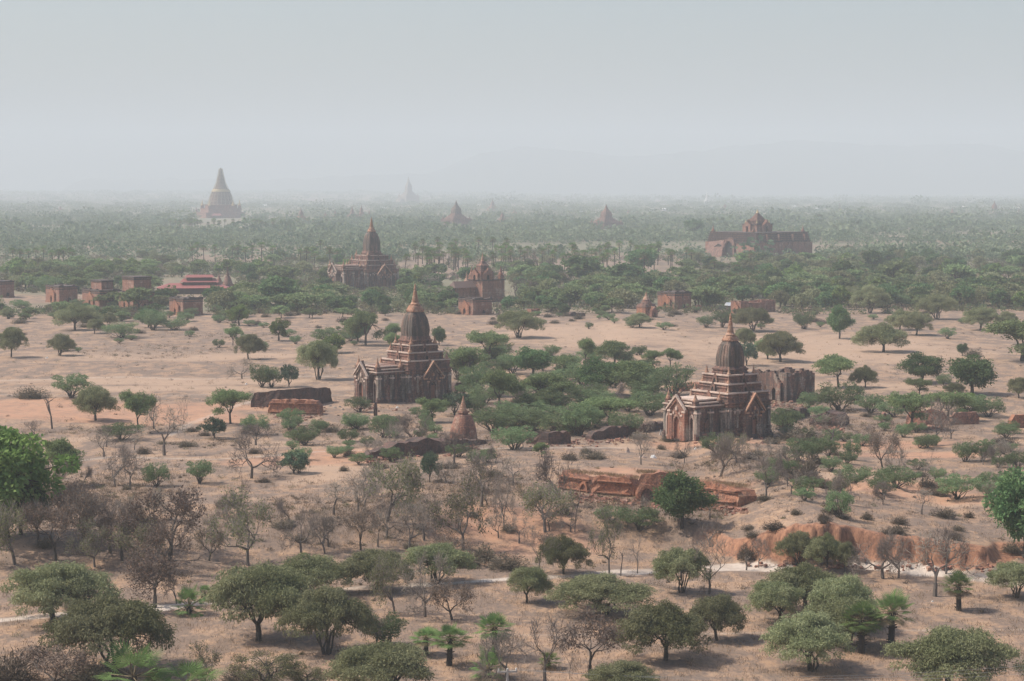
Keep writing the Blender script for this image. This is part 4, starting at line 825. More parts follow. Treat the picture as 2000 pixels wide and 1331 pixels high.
    m = MB(); z = zt + 16 * S; pr = [(c * .74, z), (c * .74, z + 5 * S), (c * .80, z + 5.2 * S), (c * .80, z + 6.2 * S)]
    for i in range(7): q = c * (.62 - .078 * i); pr += [(q, z + (6.4 + i * 2.1) * S), (q, z + (8 + i * 2.1) * S), (q * .93, z + (8.1 + i * 2.1) * S)]
    m.loft(RED_, pr, 'terrace', T0); m.build('tower', root); z += 21 * S; m = MB(); m.loft(circ(12), [(c * .16, z), (c * .12, z + 2 * S), (c * .05, z + 5 * S), (.05, z + 8 * S)], 'gold', T0); m.build('finial', root)
    for x in (-1, 1):
        for y in (-1, 1): small_stupa('corner_stupa', root, ox + x * c * .78, oy + y * c * .78, zt + 15 * S, 10 * S, 'gold', 'brick')
great_temple()
# ------------------------------------------------------------------ golden bell pagoda under scaffolding
def far_pagoda():
    px, py = 432, 426; p = at(px, py); S = mpp(p); root = empty('great_pagoda', p, R(10), label='huge hazy bell pagoda wrapped in scaffolding on the left horizon', cat='pagoda'); pent = circ(5, .3)
    m = MB()
    for i, (r, z0, z1) in enumerate(((50, -2, 11), (42, 11, 19), (33, 19, 26))): m.loft(pent, [(r * S, z0 * S), (r * S, (z1 - 1.2) * S), ((r + 1) * S, (z1 - 1) * S), ((r + 1) * S, z1 * S)], 'brick')
    m.build('terraces', root); m = MB(); m.loft(circ(32), [(27 * S, 24.5 * S), (26 * S, 25 * S), (24 * S, 28 * S), (24 * S, 30 * S), (22 * S, 34 * S), (20 * S, 43 * S), (17.5 * S, 51 * S), (13 * S, 57 * S), (9 * S, 64 * S), (6.5 * S, 74 * S), (3.5 * S, 86 * S), (2 * S, 92 * S), (.3 * S, 98 * S)], 'terrace'); m.build('bell', root, True)
    m = MB(); m.loft(circ(32), [(18.4 * S, 51 * S), (17.4 * S, 53.5 * S), (15.6 * S, 55.6 * S)], 'gold', caps=False); m.build('gilded_band', root)
    m = MB()
    for i in range(26):
        z = (26 + i * 2.75) * S; r = float(np.interp(z / S, [25, 30, 43, 51, 57, 64, 86, 98], [26, 24.5, 20.8, 18.4, 14, 10, 4.2, 2.6])) * S + .9; c = circ(20)
        m.loft(c, [(r, z), (r, z + .35), (r - .3, z + .36), (r - .3, z - .01)], 'bamboo', caps=False)
    for k in range(20):
        a = 2 * math.pi * k / 20; zz = [25, 43, 57, 70, 96]; rr = [27, 21.5, 14.8, 9, 3.2]
        for i in range(4):
            x0, y0, x1, y1 = rr[i] * S * math.cos(a), rr[i] * S * math.sin(a), rr[i + 1] * S * math.cos(a), rr[i + 1] * S * math.sin(a)
            m.add([(x0 - .2, y0, zz[i] * S), (x0 + .2, y0, zz[i] * S), (x1 + .2, y1, zz[i + 1] * S), (x1 - .2, y1, zz[i + 1] * S), (x0, y0 + .3, zz[i] * S), (x1, y1 + .3, zz[i + 1] * S)], [(0, 1, 2, 3), (1, 4, 5, 2), (4, 0, 3, 5)], 'bamboo')
    m.build('scaffolding', root)
    for k in range(5):
        a = .3 + 2 * math.pi * k / 5; small_stupa('corner_stupa', root, 38 * S * math.cos(a), 38 * S * math.sin(a), 19 * S, 17 * S, 'gold', 'brick')
    m = MB(); m.box(-18 * S, -2 * S, -50 * S, -45 * S, -2, 5 * S, 'wood'); m.add([(-20 * S, -52 * S, 5 * S), (0, -52 * S, 5 * S), (0, -43 * S, 5 * S), (-20 * S, -43 * S, 5 * S), (-17 * S, -48 * S, 9 * S), (-3 * S, -48 * S, 9 * S)], [(0, 1, 5, 4), (2, 3, 4, 5), (0, 4, 3), (1, 2, 5), (0, 3, 2, 1)], 'tin_red'); m.build('entrance_pavilion', root)
far_pagoda()
# ------------------------------------------------------------------ far temples as stepped spires
def far_temple(px, py, wd, h, label, slim=.5, group=None, mat='brick', top='terrace', shape=0):
    p = at(px, py); S = mpp(p); root = empty('far_temple', p, PHI, label=label, cat='temple', group=group); a = wd * S / 2; H = h * S; m = MB()
    m.loft(SQ, [(a * .72, -3), (a * .72, H * .22), (a * .75, H * .23), (a * .75, H * .25)], mat); m.box(-a * 1.15, -a * .7, -a * .4, a * .4, -3, H * .18, mat); m.build('body', root)
    m = MB(); pr = []
    for i in range(4): q = a * (.64 - .11 * i); z = H * (.25 + .055 * i); pr += [(q, z), (q, z + H * .04), (q * .96, z + H * .055)]
    m.loft(RED_, pr, mat); m.build('terraces', root)
    m = MB(); q = a * .27; z = H * .46; m.loft(RED_, [(q, z), (q * 1.02, z + .1 * H), (q * .9, z + .2 * H), (q * .6, z + .27 * H), (q * .5, z + .29 * H), (q * .3, z + .36 * H), (q * .12, z + .46 * H), (.05, H)], top); m.build('spire', root)
    for k in range(4):
        an = (k + .5) * math.pi / 2; small_stupa('corner_stupa', root, math.cos(an) * a * .88, math.sin(an) * a * .88, H * .25, H * .16, mat, mat)
far_temple(798, 398, 42, 53, 'faint blue-grey spired temple breaking the horizon left of centre', top='stone', mat='stone')
far_temple(891, 441, 60, 50, 'hazy spired temple in the woods just left of centre beyond the palms', mat='terrace', top='tower')
far_temple(1184, 447, 66, 48, 'hazy spired temple with a blocky tower right of centre', mat='terrace')
far_temple(688, 428, 20, 26, 'left one of the paired far spires between the scaffolded pagoda and centre'); far_temple(706, 428, 20, 28, 'right one of the paired far spires between the scaffolded pagoda and centre')
far_temple(588, 434, 30, 28, 'low far brick temple right of the scaffolded pagoda', mat='rust'); far_temple(981, 437, 22, 24, 'small far spire right of the hazy central temple')
far_temple(962, 412, 20, 24, 'tiny far spire on the woods right of centre, farther back'); far_temple(1942, 422, 30, 30, 'tiny far temple near the right edge of the woods', mat='stone')
far_temple(1380, 400, 10, 26, 'slender white far spire rising at the horizon right of centre', mat='white', top='white'); far_temple(1652, 412, 10, 12, 'white far spire speck right of the block-like temple', mat='white', top='white')
rg = random.Random(5)
FL = {'the scaffolded pagoda': 432, 'the paired far spires': 697, 'the hazy temple left of centre': 891, 'the small far spire right of centre': 981, 'the blocky far temple': 1184, 'the slender white spire': 1380, 'the great block-like temple': 1480, 'the stretch between great temple and right edge': 1740, 'the far temple near the right edge': 1942}
def far_label(x, xs, what):
    near = lambda q: min(FL, key=lambda k: abs(FL[k] - q)); nm = near(x); rel = 'left of' if x < FL[nm] else 'right of'
    grp = sorted(q for q in xs if near(q) == nm and (q < FL[nm]) == (x < FL[nm])); o = ['first', 'second', 'third', 'fourth', 'fifth', 'sixth', 'seventh'][grp.index(x)]
    return f'{what} {rel} {nm}' if len(grp) == 1 else f'{o} {what} {rel} {nm}'
SPIRES = [(636, 428), (655, 426), (722, 426), (750, 437), (790, 438), (812, 437), (820, 436), (938, 434), (1005, 418), (1122, 440), (1200, 416), (1228, 420), (1245, 422), (1258, 438), (1270, 437), (1416, 412), (1640, 412), (1860, 420), (1990, 422), (384, 420), (500, 426), (1395, 448), (118, 412)]
for i, (x, y) in enumerate(SPIRES):
    far_temple(x, y, rg.uniform(10, 16), rg.uniform(10, 16), far_label(x, [q[0] for q in SPIRES], 'tiny hazy brick spire'), group='tiny far spires in the woods', mat='rust')
def white_house(x, y, w_):
    p = at(x, y); S = mpp(p); m = MB(); m.box(-w_ * S / 2, w_ * S / 2, -4, 4, -1, 3.4 * S, 'white'); m.add([(-w_ * S / 2 - 1, -6, 3.3 * S), (w_ * S / 2 + 1, -6, 3.3 * S), (w_ * S / 2 + 1, 6, 3.3 * S), (-w_ * S / 2 - 1, 6, 3.3 * S), (-w_ * S / 2, 0, 5 * S), (w_ * S / 2, 0, 5 * S)], [(0, 1, 5, 4), (2, 3, 4, 5), (0, 4, 3), (1, 2, 5)], 'white')
    o = m.build('white_house'); o.location = p; setp(o, far_label(x, [q[0] for q in HOUSES], 'low white building'), 'house', 'white buildings in the far woods')
HOUSES = ((1273, 412, 7), (1300, 412, 12), (1345, 410, 22), (1366, 410, 8), (1552, 407, 10), (1597, 411, 12), (1883, 408, 9), (1985, 409, 14), (748, 410, 12), (800, 410, 9), (935, 404, 8), (515, 405, 12), (1136, 414, 9))
for x, y, w_ in HOUSES: white_house(x, y, w_)
# ------------------------------------------------------------------ ruined enclosure walls
def ruin_wall(name, pts, hs, label, mat='darkbrick', th=1.4, jag=.35, batter=.12, arches=(), cornice=False, cat='wall'):
    P = [at(a, b) for a, b in pts]; c = P[len(P) // 2].copy(); rng = random.Random(int(pts[0][0])); root = empty(name, c, 0, label=label, cat=cat, kind='thing')
    S = [mpp(q) for q in P]; L = [0]
    for a, b in zip(P[:-1], P[1:]): L.append(L[-1] + (b - a).length)
    n = max(6, int(L[-1] / .7)); xs = [L[-1] * i / n for i in range(n + 1)]; g = lambda f: np.interp(xs, L, f)
    X, Y, Z, Hh = g([q.x for q in P]), g([q.y for q in P]), g([q.z for q in P]), g([h * s for h, s in zip(hs, S)])
    V = []; F = []; lv = 4; jg = 0
    for i in range(n + 1):
        a, b = max(0, i - 1), min(n, i + 1); dx, dy = X[b] - X[a], Y[b] - Y[a]; l = math.hypot(dx, dy) + 1e-6; nx, ny = dy / l, -dx / l
        if ny > 0: nx, ny = -nx, -ny
        jg = jg * .5 + rng.uniform(-1, 1) * jag; H = max(.25, Hh[i] + jg)
        if i in (0, n): H *= .6
        ring = []
        for k in range(lv + 1): t = k / lv; o = th / 2 + batter * Hh[i] * (1 - t) + (rng.uniform(-.12, .12) if 0 < k else 0); ring.append((X[i] + nx * o - c.x, Y[i] + ny * o - c.y, Z[i] - .5 + (H + .5) * t - c.z))
        for k in range(lv, -1, -1): t = k / lv; o = -th / 2 - batter * Hh[i] * (1 - t); ring.append((X[i] + nx * o - c.x, Y[i] + ny * o - c.y, Z[i] - .5 + (H + .5) * t * (.97 if k == lv else 1) - c.z))
        V += ring
    m = 2 * lv + 2
    for i in range(n):
        for k in range(m): k2 = (k + 1) % m; F.append((i * m + k, (i + 1) * m + k, (i + 1) * m + k2, i * m + k2))
    F += [tuple(range(m)), tuple(n * m + k for k in range(m))[::-1]]; mb = MB(); mb.add(V, F, mat); mb.build('wall_core' if (arches or cornice) else 'masonry', root)
    def frame(t):
        d = t * L[-1]; x, y, z = np.interp(d, L, [q.x for q in P]), np.interp(d, L, [q.y for q in P]), np.interp(d, L, [q.z for q in P]); k = min(len(P) - 2, sum(1 for q in L[1:-1] if q < d)); v = P[k + 1] - P[k]
        return Matrix.Translation((x - c.x, y - c.y, z - c.z)) @ Matrix.Rotation(math.atan2(v.y, v.x), 4, 'Z'), float(np.interp(d, L, [h * s for h, s in zip(hs, S)]))
    if cornice:
        for k in range(len(P) - 1):
            v = P[k + 1] - P[k]; T = Matrix.Translation((P[k].x - c.x, P[k].y - c.y, 0)) @ Matrix.Rotation(math.atan2(v.y, v.x), 4, 'Z'); l = math.hypot(v.x, v.y)
            for f0, f1, pr in ((.74, .80, .34), (.66, .69, .24), (.10, .16, .34)):
                za0, zb0 = P[k].z - c.z + hs[k] * S[k] * f0, P[k + 1].z - c.z + hs[k + 1] * S[k + 1] * f0; za1, zb1 = P[k].z - c.z + hs[k] * S[k] * f1, P[k + 1].z - c.z + hs[k + 1] * S[k + 1] * f1; y0 = -th / 2 - batter * hs[k] * S[k] * (1 - f0) - pr
                mb = MB(); mb.add([(0.3, y0, za0), (l - .3, y0, zb0), (l - .3, y0 + .9, zb0), (.3, y0 + .9, za0), (.3, y0, za1), (l - .3, y0, zb1), (l - .3, y0 + .9, zb1), (.3, y0 + .9, za1)], [(0, 1, 5, 4), (4, 5, 6, 7), (0, 3, 2, 1), (1, 2, 6, 5), (0, 4, 7, 3)], mat, T); mb.build('moulding', root)
    for t in arches:
        T, H = frame(t); w_ = H * .62; mb = MB(); y0 = -th / 2 - batter * H * .8 - .16
        mb.slab(arch_pts(w_, H * .66, .3) + arch_pts(w_ * .72, H * .52, .3)[::-1], y0 - .22, y0 + .4, mat, T); mb.slab(arch_pts(w_ * .70, H * .5, .3), y0 + .02, y0 + .3, 'terrace', T); mb.build('blind_arch', root)
    return root
WALLS = [ruin_wall('ruined_wall', [(492, 795), (545, 795), (600, 792), (641, 784)], [26, 34, 34, 27], 'dark purplish curved brick wall behind the orange brick base, left of the left temple', jag=.12),
 ruin_wall('brick_plinth', [(529, 806), (580, 808), (628, 809)], [27, 27, 27], 'smooth orange brick plinth with battered sides in front of the dark curved wall', mat='rust', cornice=True, jag=.15, th=2.2),
 ruin_wall('ruined_wall', [(712, 896), (752, 894), (800, 890), (850, 884), (892, 872), (938, 866)], [14, 26, 30, 26, 14, 8], 'dark crumbled bank of brick in front of the bell-shaped stupa', th=3, jag=.3),
 ruin_wall('ruined_wall', [(1032, 866), (1075, 868), (1110, 866)], [22, 26, 22], 'dark brick wall stump below the green thicket, left end of the enclosure', th=1.5),
 ruin_wall('ruined_wall', [(1150, 860), (1190, 856), (1235, 850)], [16, 20, 22], 'dark brick wall stump in the middle of the enclosure line', th=1.5),
 ruin_wall('ruined_wall', [(1248, 845), (1296, 836)], [15, 16], 'short dark brick wall stump meeting the porch of the right temple', th=1.2),
 ruin_wall('long_ruin', [(1104, 953), (1170, 962), (1245, 968)], [34, 34, 34], 'left stretch of the long orange brick ruin with a blind arch', mat='rust', th=2.6, arches=(.42,), cornice=True),
 ruin_wall('gate_ruin', [(1246, 975), (1290, 978), (1330, 980)], [52, 56, 50], 'tall crumbling gate block in the middle of the long orange ruin', mat='rust', th=3.6, arches=(.28,), jag=.4),
 ruin_wall('long_ruin', [(1372, 975), (1420, 981), (1460, 985)], [34, 34, 32], 'right stretch of the long orange brick ruin ending in a broken corner', mat='rust', th=2.6, arches=(.45,), cornice=True),
 ruin_wall('ruined_wall', [(1512, 824), (1545, 820), (1575, 812)], [18, 20, 14], 'low brick stump right behind the right spired temple', th=1.5),
 ruin_wall('ruined_wall', [(1586, 828), (1620, 830), (1650, 832)], [18, 26, 24], 'mounded brick ruin heap right of the right spired temple', th=4, jag=.3),
 ruin_wall('brick_wall', [(1775, 828), (1810, 830), (1850, 830)], [24, 34, 26], 'broken orange-topped brick wall under the yellow-green tree', mat='brick', th=2),
 ruin_wall('brick_wall', [(1856, 829), (1910, 828)], [24, 24], 'straight dark red brick wall behind the bare tree on the right', mat='brick', th=1.2, jag=.1),
 ruin_wall('brick_wall', [(1972, 836), (2040, 834)], [26, 27], 'red brick wall cut off by the right edge', mat='rust', th=1.5, jag=.1),
 ruin_wall('brick_stump', [(1722, 820), (1738, 820)], [10, 12], 'small brick lump in scrub between the right-hand walls', mat='brick', th=1.4),
 ruin_wall('brick_stump', [(884, 765), (902, 763)], [16, 15], 'brick stump tucked beside the right foot of the left spired temple', th=1.5),
 ruin_wall('brick_stump', [(730, 812), (737, 812)], [26, 26], 'dark broken brick pillar below the steps of the left temple', th=.8, batter=.05),
 ruin_wall('ruined_wall', [(1110, 618), (1140, 618)], [7, 8], 'low dark brick mound at the far edge of the pale field', th=2)]
# ------------------------------------------------------------------ small things
def lump(name, px, py, wpx, hpx, mat, label, cat, seed=1):
    p = at(px, py); S = mpp(p); rng = np.random.default_rng(seed); m = MB(); n = 12; pr = []
    V = [(0, 0, hpx * S)]; F = []
    for k in range(1, 4):
        for i in range(n): a = 2 * math.pi * i / n; r = wpx * S / 2 * k / 3 * (1 + rng.normal() * .12); V.append((r * math.cos(a), r * .5 * math.sin(a), hpx * S * (1 - (k / 3) ** 2) * (1 + rng.normal() * .2) - (.05 if k == 3 else 0)))
    for i in range(n): F.append((0, 1 + i, 1 + (i + 1) % n))
    for k in range(2):
        for i in range(n): a = 1 + k * n + i; b = 1 + k * n + (i + 1) % n; F.append((a, a + n, b + n, b))
    m.add(V, F, mat); o = m.build(name); o.location = p; setp(o, label, cat); return o
lump('plastic_sheet', 1276, 895, 15, 6, 'white', 'crumpled white sheet lying on the ground before the right temple', 'sheet')
lump('rubble_pile', 1255, 894, 18, 4, 'ledge', 'small pinkish rubble pile left of the white sheet', 'rubble', 3)
lump('stone_block', 1226, 884, 9, 9, 'ledge', 'pale upright stone block left of the rubble pile', 'stone', 5)
lump('white_jar', 1290, 850, 5, 9, 'white', 'white jar beside the porch of the right temple', 'jar', 6)
lump('white_stone', 776, 797, 7, 3, 'white', 'small white stone below the left spired temple', 'stone', 7)
for i, (x, y, w_) in enumerate(((645, 794, 9), (655, 798, 10), (664, 796, 8), (670, 801, 7))): setp(lump('stone', x, y, w_, 3, 'stone', '', '', 10 + i), ('leftmost', 'second', 'third', 'rightmost')[i] + ' flat grey stone in the small cluster right of the orange plinth', 'stone', 'flat grey stones right of the orange plinth')
for i, (x, y) in enumerate(((92, 700), (481, 751), (1821, 1176), (1358, 877))): lump('litter_scrap', x, y, 6, 2.5, 'white', ('white scrap of litter left of the two dark field trees', 'white scrap of litter on the pale field above the dark wall', 'white scrap of litter under the bare tree near the right palm', 'white scrap in the scrub under the right temple')[i], 'litter', 20 + i)
def pole():
    p = at(991, 1352); S = mpp(p); root = empty('power_pole', p, R(10), label='slim concrete pole with a crossarm, poking up at the bottom edge', cat='power pole'); h = 46 * S
    m = MB(); m.loft(circ(8), [(.16, -.5), (.10, h)], 'concrete'); m.build('post', root); m = MB(); m.box(-.9, .9, -.07, .07, h - .35, h - .2, 'concrete'); m.build('crossarm', root)
    for x in (-.8, 0, .8): m = MB(); m.loft(circ(8), [(.05, h - .19), (.08, h - .1), (.05, h + .04)], 'white', c=(x, 0)); m.build('insulator', root)
    return p, h
pp, ph_ = pole()
def wire(a, b, sag, label):
    n = 24; V = []; F = []; r = .012
    for i in range(n + 1):
        t = i / n; q = a.lerp(b, t); q.z -= sag * 4 * t * (1 - t)
        for k in range(3): an = 2.09 * k; V.append((q.x, q.y + r * math.cos(an), q.z + r * math.sin(an)))
    for i in range(n):
        for k in range(3): F.append((i * 3 + k, i * 3 + (k + 1) % 3, (i + 1) * 3 + (k + 1) % 3, (i + 1) * 3 + k))
    m = MB(); m.add(V, F, 'wire'); setp(m.build('power_cable'), label, 'cable')
Rz = Matrix.Rotation(R(10), 3, 'Z')
for k, (x, lb) in enumerate(((-.8, 'upper thin power cable crossing the lower right trees'), (0, 'middle thin power cable crossing the lower right trees'), (.8, 'lower thin power cable crossing the lower right trees'))):
    a = pp + Rz @ Vector((x, 0, ph_ + .02)); e = px_flat(2150, 1288 + 9 * k, 6.5); wire(a, e, 1.1, lb)
p = px_flat(2150, 1297, 6.5); root = empty('power_pole', (p.x, p.y, float(hgt(p.x, p.y))), 0, label='concrete power pole beyond the right edge', cat='power pole'); m = MB(); m.loft(circ(8), [(.16, -.5), (.1, 6.6)], 'concrete'); m.build('post', root)
# ------------------------------------------------------------------ plants, one object each
KIND = {'thorn': ('thorn_tree', 'olive grey thorn tree with drooping dome crown', 'tree'), 'umbrella': ('umbrella_tree', 'green flat-topped acacia', 'tree'), 'dense': ('leafy_tree', 'dense dark green tree', 'tree'),
 'lime': ('light_green_tree', 'light green rounded tree', 'tree'), 'sparse': ('sparse_tree', 'thin-leaved olive tree', 'tree'), 'shrub': ('shrub', 'feathery green bush', 'shrub'), 'spurge': ('spurge', 'dark rounded succulent spurge', 'spurge'),
 'bare': ('bare_tree', 'leafless grey-brown tree', 'bare tree'), 'tall': ('slender_bare_tree', 'slender leafless tree', 'bare tree'), 'broom': ('broom_tree', 'broom-shaped leafless tree', 'bare tree'), 'brown': ('withered_tree', 'bare tree with clinging brown leaves', 'bare tree'),
 'olive': ('half_bare_tree', 'half-bare tree with olive leaves', 'tree'), 'stub': ('dead_stub', 'dead trunk with stubby limbs', 'dead tree'), 'palm': ('palm_tree', 'fan palm with a dark stubbly trunk', 'palm'), 'lowpalm': ('low_palm', 'low young fan palm', 'palm'),
 'tallpalm': ('tall_palm', 'toddy palm', 'palm'), 'scrub': ('dry_bush', 'dry grey-brown bush', 'bush')}
LAND = {'the left spired temple': (790, 740), 'the bell-shaped stupa ruin': (905, 830), 'the dark curved wall': (550, 780), 'the right spired temple': (1400, 790), 'the collapsed dark temple': (1560, 755), 'the long orange ruin': (1280, 955),
 'the orange gully cliff': (1700, 1060), 'the dark crumbled brick bank': (800, 880), 'the white stream bed': (1150, 1122), 'the tall fan palm with bare trunk': (1740, 1210), 'the twin palms': (860, 1270), 'the big yellow-green tree': (20, 940), 'the lone domed field tree': (1010, 640),
 'the brick shrines': (230, 590), 'the power pole': (991, 1330), 'the large fan palm at lower left': (262, 1290), 'the right edge brick wall': (1985, 825), 'the right edge': (1990, 1000), 'the left edge': (5, 1120), 'the red tin roofs': (380, 560), 'the two lime ball trees': (505, 640), 'the open left field': (250, 720), 'the small ringed shrine': (1262, 600), 'the block-like great temple': (1480, 480), 'the hazy spired temple': (715, 545), 'the brown-roofed gabled temple': (940, 570), 'the roofless brick hall': (1465, 600), 'the gabled square shrine': (1318, 590), 'the square niche shrine': (925, 605),
 'the long low brick shrine': (530, 575), 'the small square shrine': (362, 605), 'the two-storey shrines': (235, 580), 'the flat shrine at far left': (118, 580), 'the shrine cut by the left edge': (10, 570), 'the vine-clad tree by the right field': (1640, 640), 'the big acacia at the right edge': (1985, 680), 'the palm row left of the brick shrines': (80, 505), 'the palm row above the red roofs': (430, 505), 'the central palm grove': (1000, 520), 'the palm pair right of centre': (1445, 560), 'the right end of the palm grove': (1260, 520),
 'the scaffolded pagoda': (432, 430), 'the upper right corner of the woods': (1960, 520), 'the middle of the right-hand woods': (1760, 560), 'the pale field behind the right temple': (1600, 680), 'the middle of the left woods': (600, 540)}
rgen = random.Random(42); ntree = {}; AUTO = []
def plant(kind, x, y, w_, h_, label=None, group=None, proto=None, rot=None, p=None):
    p = p or at(x, y); S = mpp(p); nm, desc, cat = KIND[kind]; pr = P_[proto or kind]; i = ntree.get(proto or kind, 0); ntree[proto or kind] = i + 1; tm, cm = pr[i % len(pr)]
    root = empty(nm, p, rot if rot is not None else rgen.random() * 6.28, cat=cat, group=group); W = w_ * S * (1.42 if kind in ('palm', 'lowpalm') else 1); dj = rgen.uniform(.9, 1.1)
    root.scale = (W, W * (dj if kind not in ('palm', 'tallpalm', 'lowpalm') else 1), h_ * S)
    a = link(bpy.data.objects.new('trunk' if cat not in ('shrub', 'bush') else 'stems', tm)); b = link(bpy.data.objects.new('crown' if cat not in ('shrub', 'bush') else 'foliage', cm)); a.parent = b.parent = root
    if label: root['label'] = label
    else: AUTO.append((root, x, y, w_, desc, kind))
    return root
FG = '''thorn 103 1215 212 114|thorn 222 1312 262 140|thorn 507 1252 196 142|thorn 638 1278 160 130|thorn 595 1168 175 84|thorn 735 1153 140 78|thorn 850 1140 138 76|thorn 1030 1178 84 68|thorn 1178 1200 188 76|thorn 1300 1290 186 114
thorn 1400 1252 112 88|thorn 1332 1158 118 86|thorn 1523 1218 108 80|thorn 1583 1310 176 112|thorn 1572 1192 165 90|thorn 1645 1235 140 108|thorn 1655 1262 128 92|thorn 1850 1350 220 120|thorn 1560 1105 78 66|thorn 1615 1110 76 66|thorn 1650 1118 46 58|thorn 1985 1168 112 68
thorn 762 1360 215 102|thorn 1222 1362 150 68|thorn 1100 1122 96 76|sparse 520 1352 150 78|olive 485 1105 128 148|olive 30 1103 112 122|umbrella 110 950 90 92|dense 1332 1032 120 112|dense 2000 1090 155 172|lime 8 1050 215 220|dense 40 1045 110 110|shrub 1250 1038 90 46|shrub 1195 1022 70 32
olive 1190 1120 66 130|brown 110 1095 110 115|brown 165 1075 120 125|olive 258 1110 105 90|olive 185 1108 100 92|brown 330 1095 145 140|brown 300 1188 130 112|bare 215 1080 100 100|bare 588 1080 80 85|bare 635 1082 62 80|brown 705 1075 62 84|bare 738 1068 46 70|bare 800 1075 74 92|olive 755 1020 120 128
tall 850 1058 54 112|olive 905 1075 124 140|bare 985 1035 52 112|olive 1065 1040 110 90|tall 1122 1040 66 145|bare 1085 985 72 105|bare 940 990 94 105|olive 935 960 60 70|tall 1245 1120 60 78|stub 1212 1125 22 60|broom 1385 1160 100 112|broom 1050 1122 86 94|scrub 1458 1090 42 34|stub 1458 1114 22 34|bare 1482 1110 34 60
bare 1725 1130 112 88|bare 1755 1130 80 80|bare 1825 1165 112 120|bare 1848 1120 66 92|bare 830 1205 96 122|brown 884 1212 86 78|olive 772 1200 78 112|shrub 752 1262 80 64|bare 735 1262 66 92|bare 1065 1335 96 135|brown 1152 1325 132 128|tall 1112 1326 40 84|bare 990 1328 92 96|bare 960 1345 70 80
scrub 20 1335 110 70|brown 100 1345 150 82|scrub 175 1330 120 44|olive 402 1345 86 88|scrub 470 1340 90 40|sparse 600 1352 80 50|bare 345 1180 50 70|scrub 150 1190 60 30|scrub 560 1200 60 20|scrub 990 1110 90 30|scrub 905 1105 90 32|scrub 940 1095 70 36|brown 885 1095 80 46'''
PALMS = '''palm 877 1300 60 84|palm 832 1280 50 56|palm 967 1285 60 92|lowpalm 955 1325 60 66|lowpalm 1072 1306 34 34|palm 1740 1266 68 118|palm 1683 1276 66 106|palm 1873 1193 54 80|palm 262 1372 128 124|lowpalm 372 1375 108 90|lowpalm 368 1200 56 62|stub 215 1176 26 40|lowpalm 400 1172 26 32|lowpalm 300 1352 50 50|stub 393 1180 14 34'''
PLAB = {877: 'right one of the twin fan palms with golden stalks', 832: 'left shorter one of the twin fan palms', 967: 'fan palm behind the bare shrubs left of the power pole', 955: 'shaggy low palm with hanging dead fronds left of the power pole', 1072: 'tiny fan palm behind the bare trunk right of the power pole', 1740: 'tallest fan palm on the right with bare dark trunk and golden stalks', 1683: 'fan palm half hidden behind the thorn trees beside the tallest right palm', 1873: 'short solitary fan palm on the open ground near the right edge', 262: 'large near fan palm at lower left with yellow stalks', 372: 'low fan palm sprouting at the bottom edge right of the large near palm', 368: 'low fan palm beside the white stream bed at left', 400: 'stunted fan palm right of the low stream-side palm', 300: 'dark low palm filling the foot of the large near palm', 215: 'short dead palm stump behind the big dark dome tree at left', 393: 'thin dead stub beside the stream-side palm'}
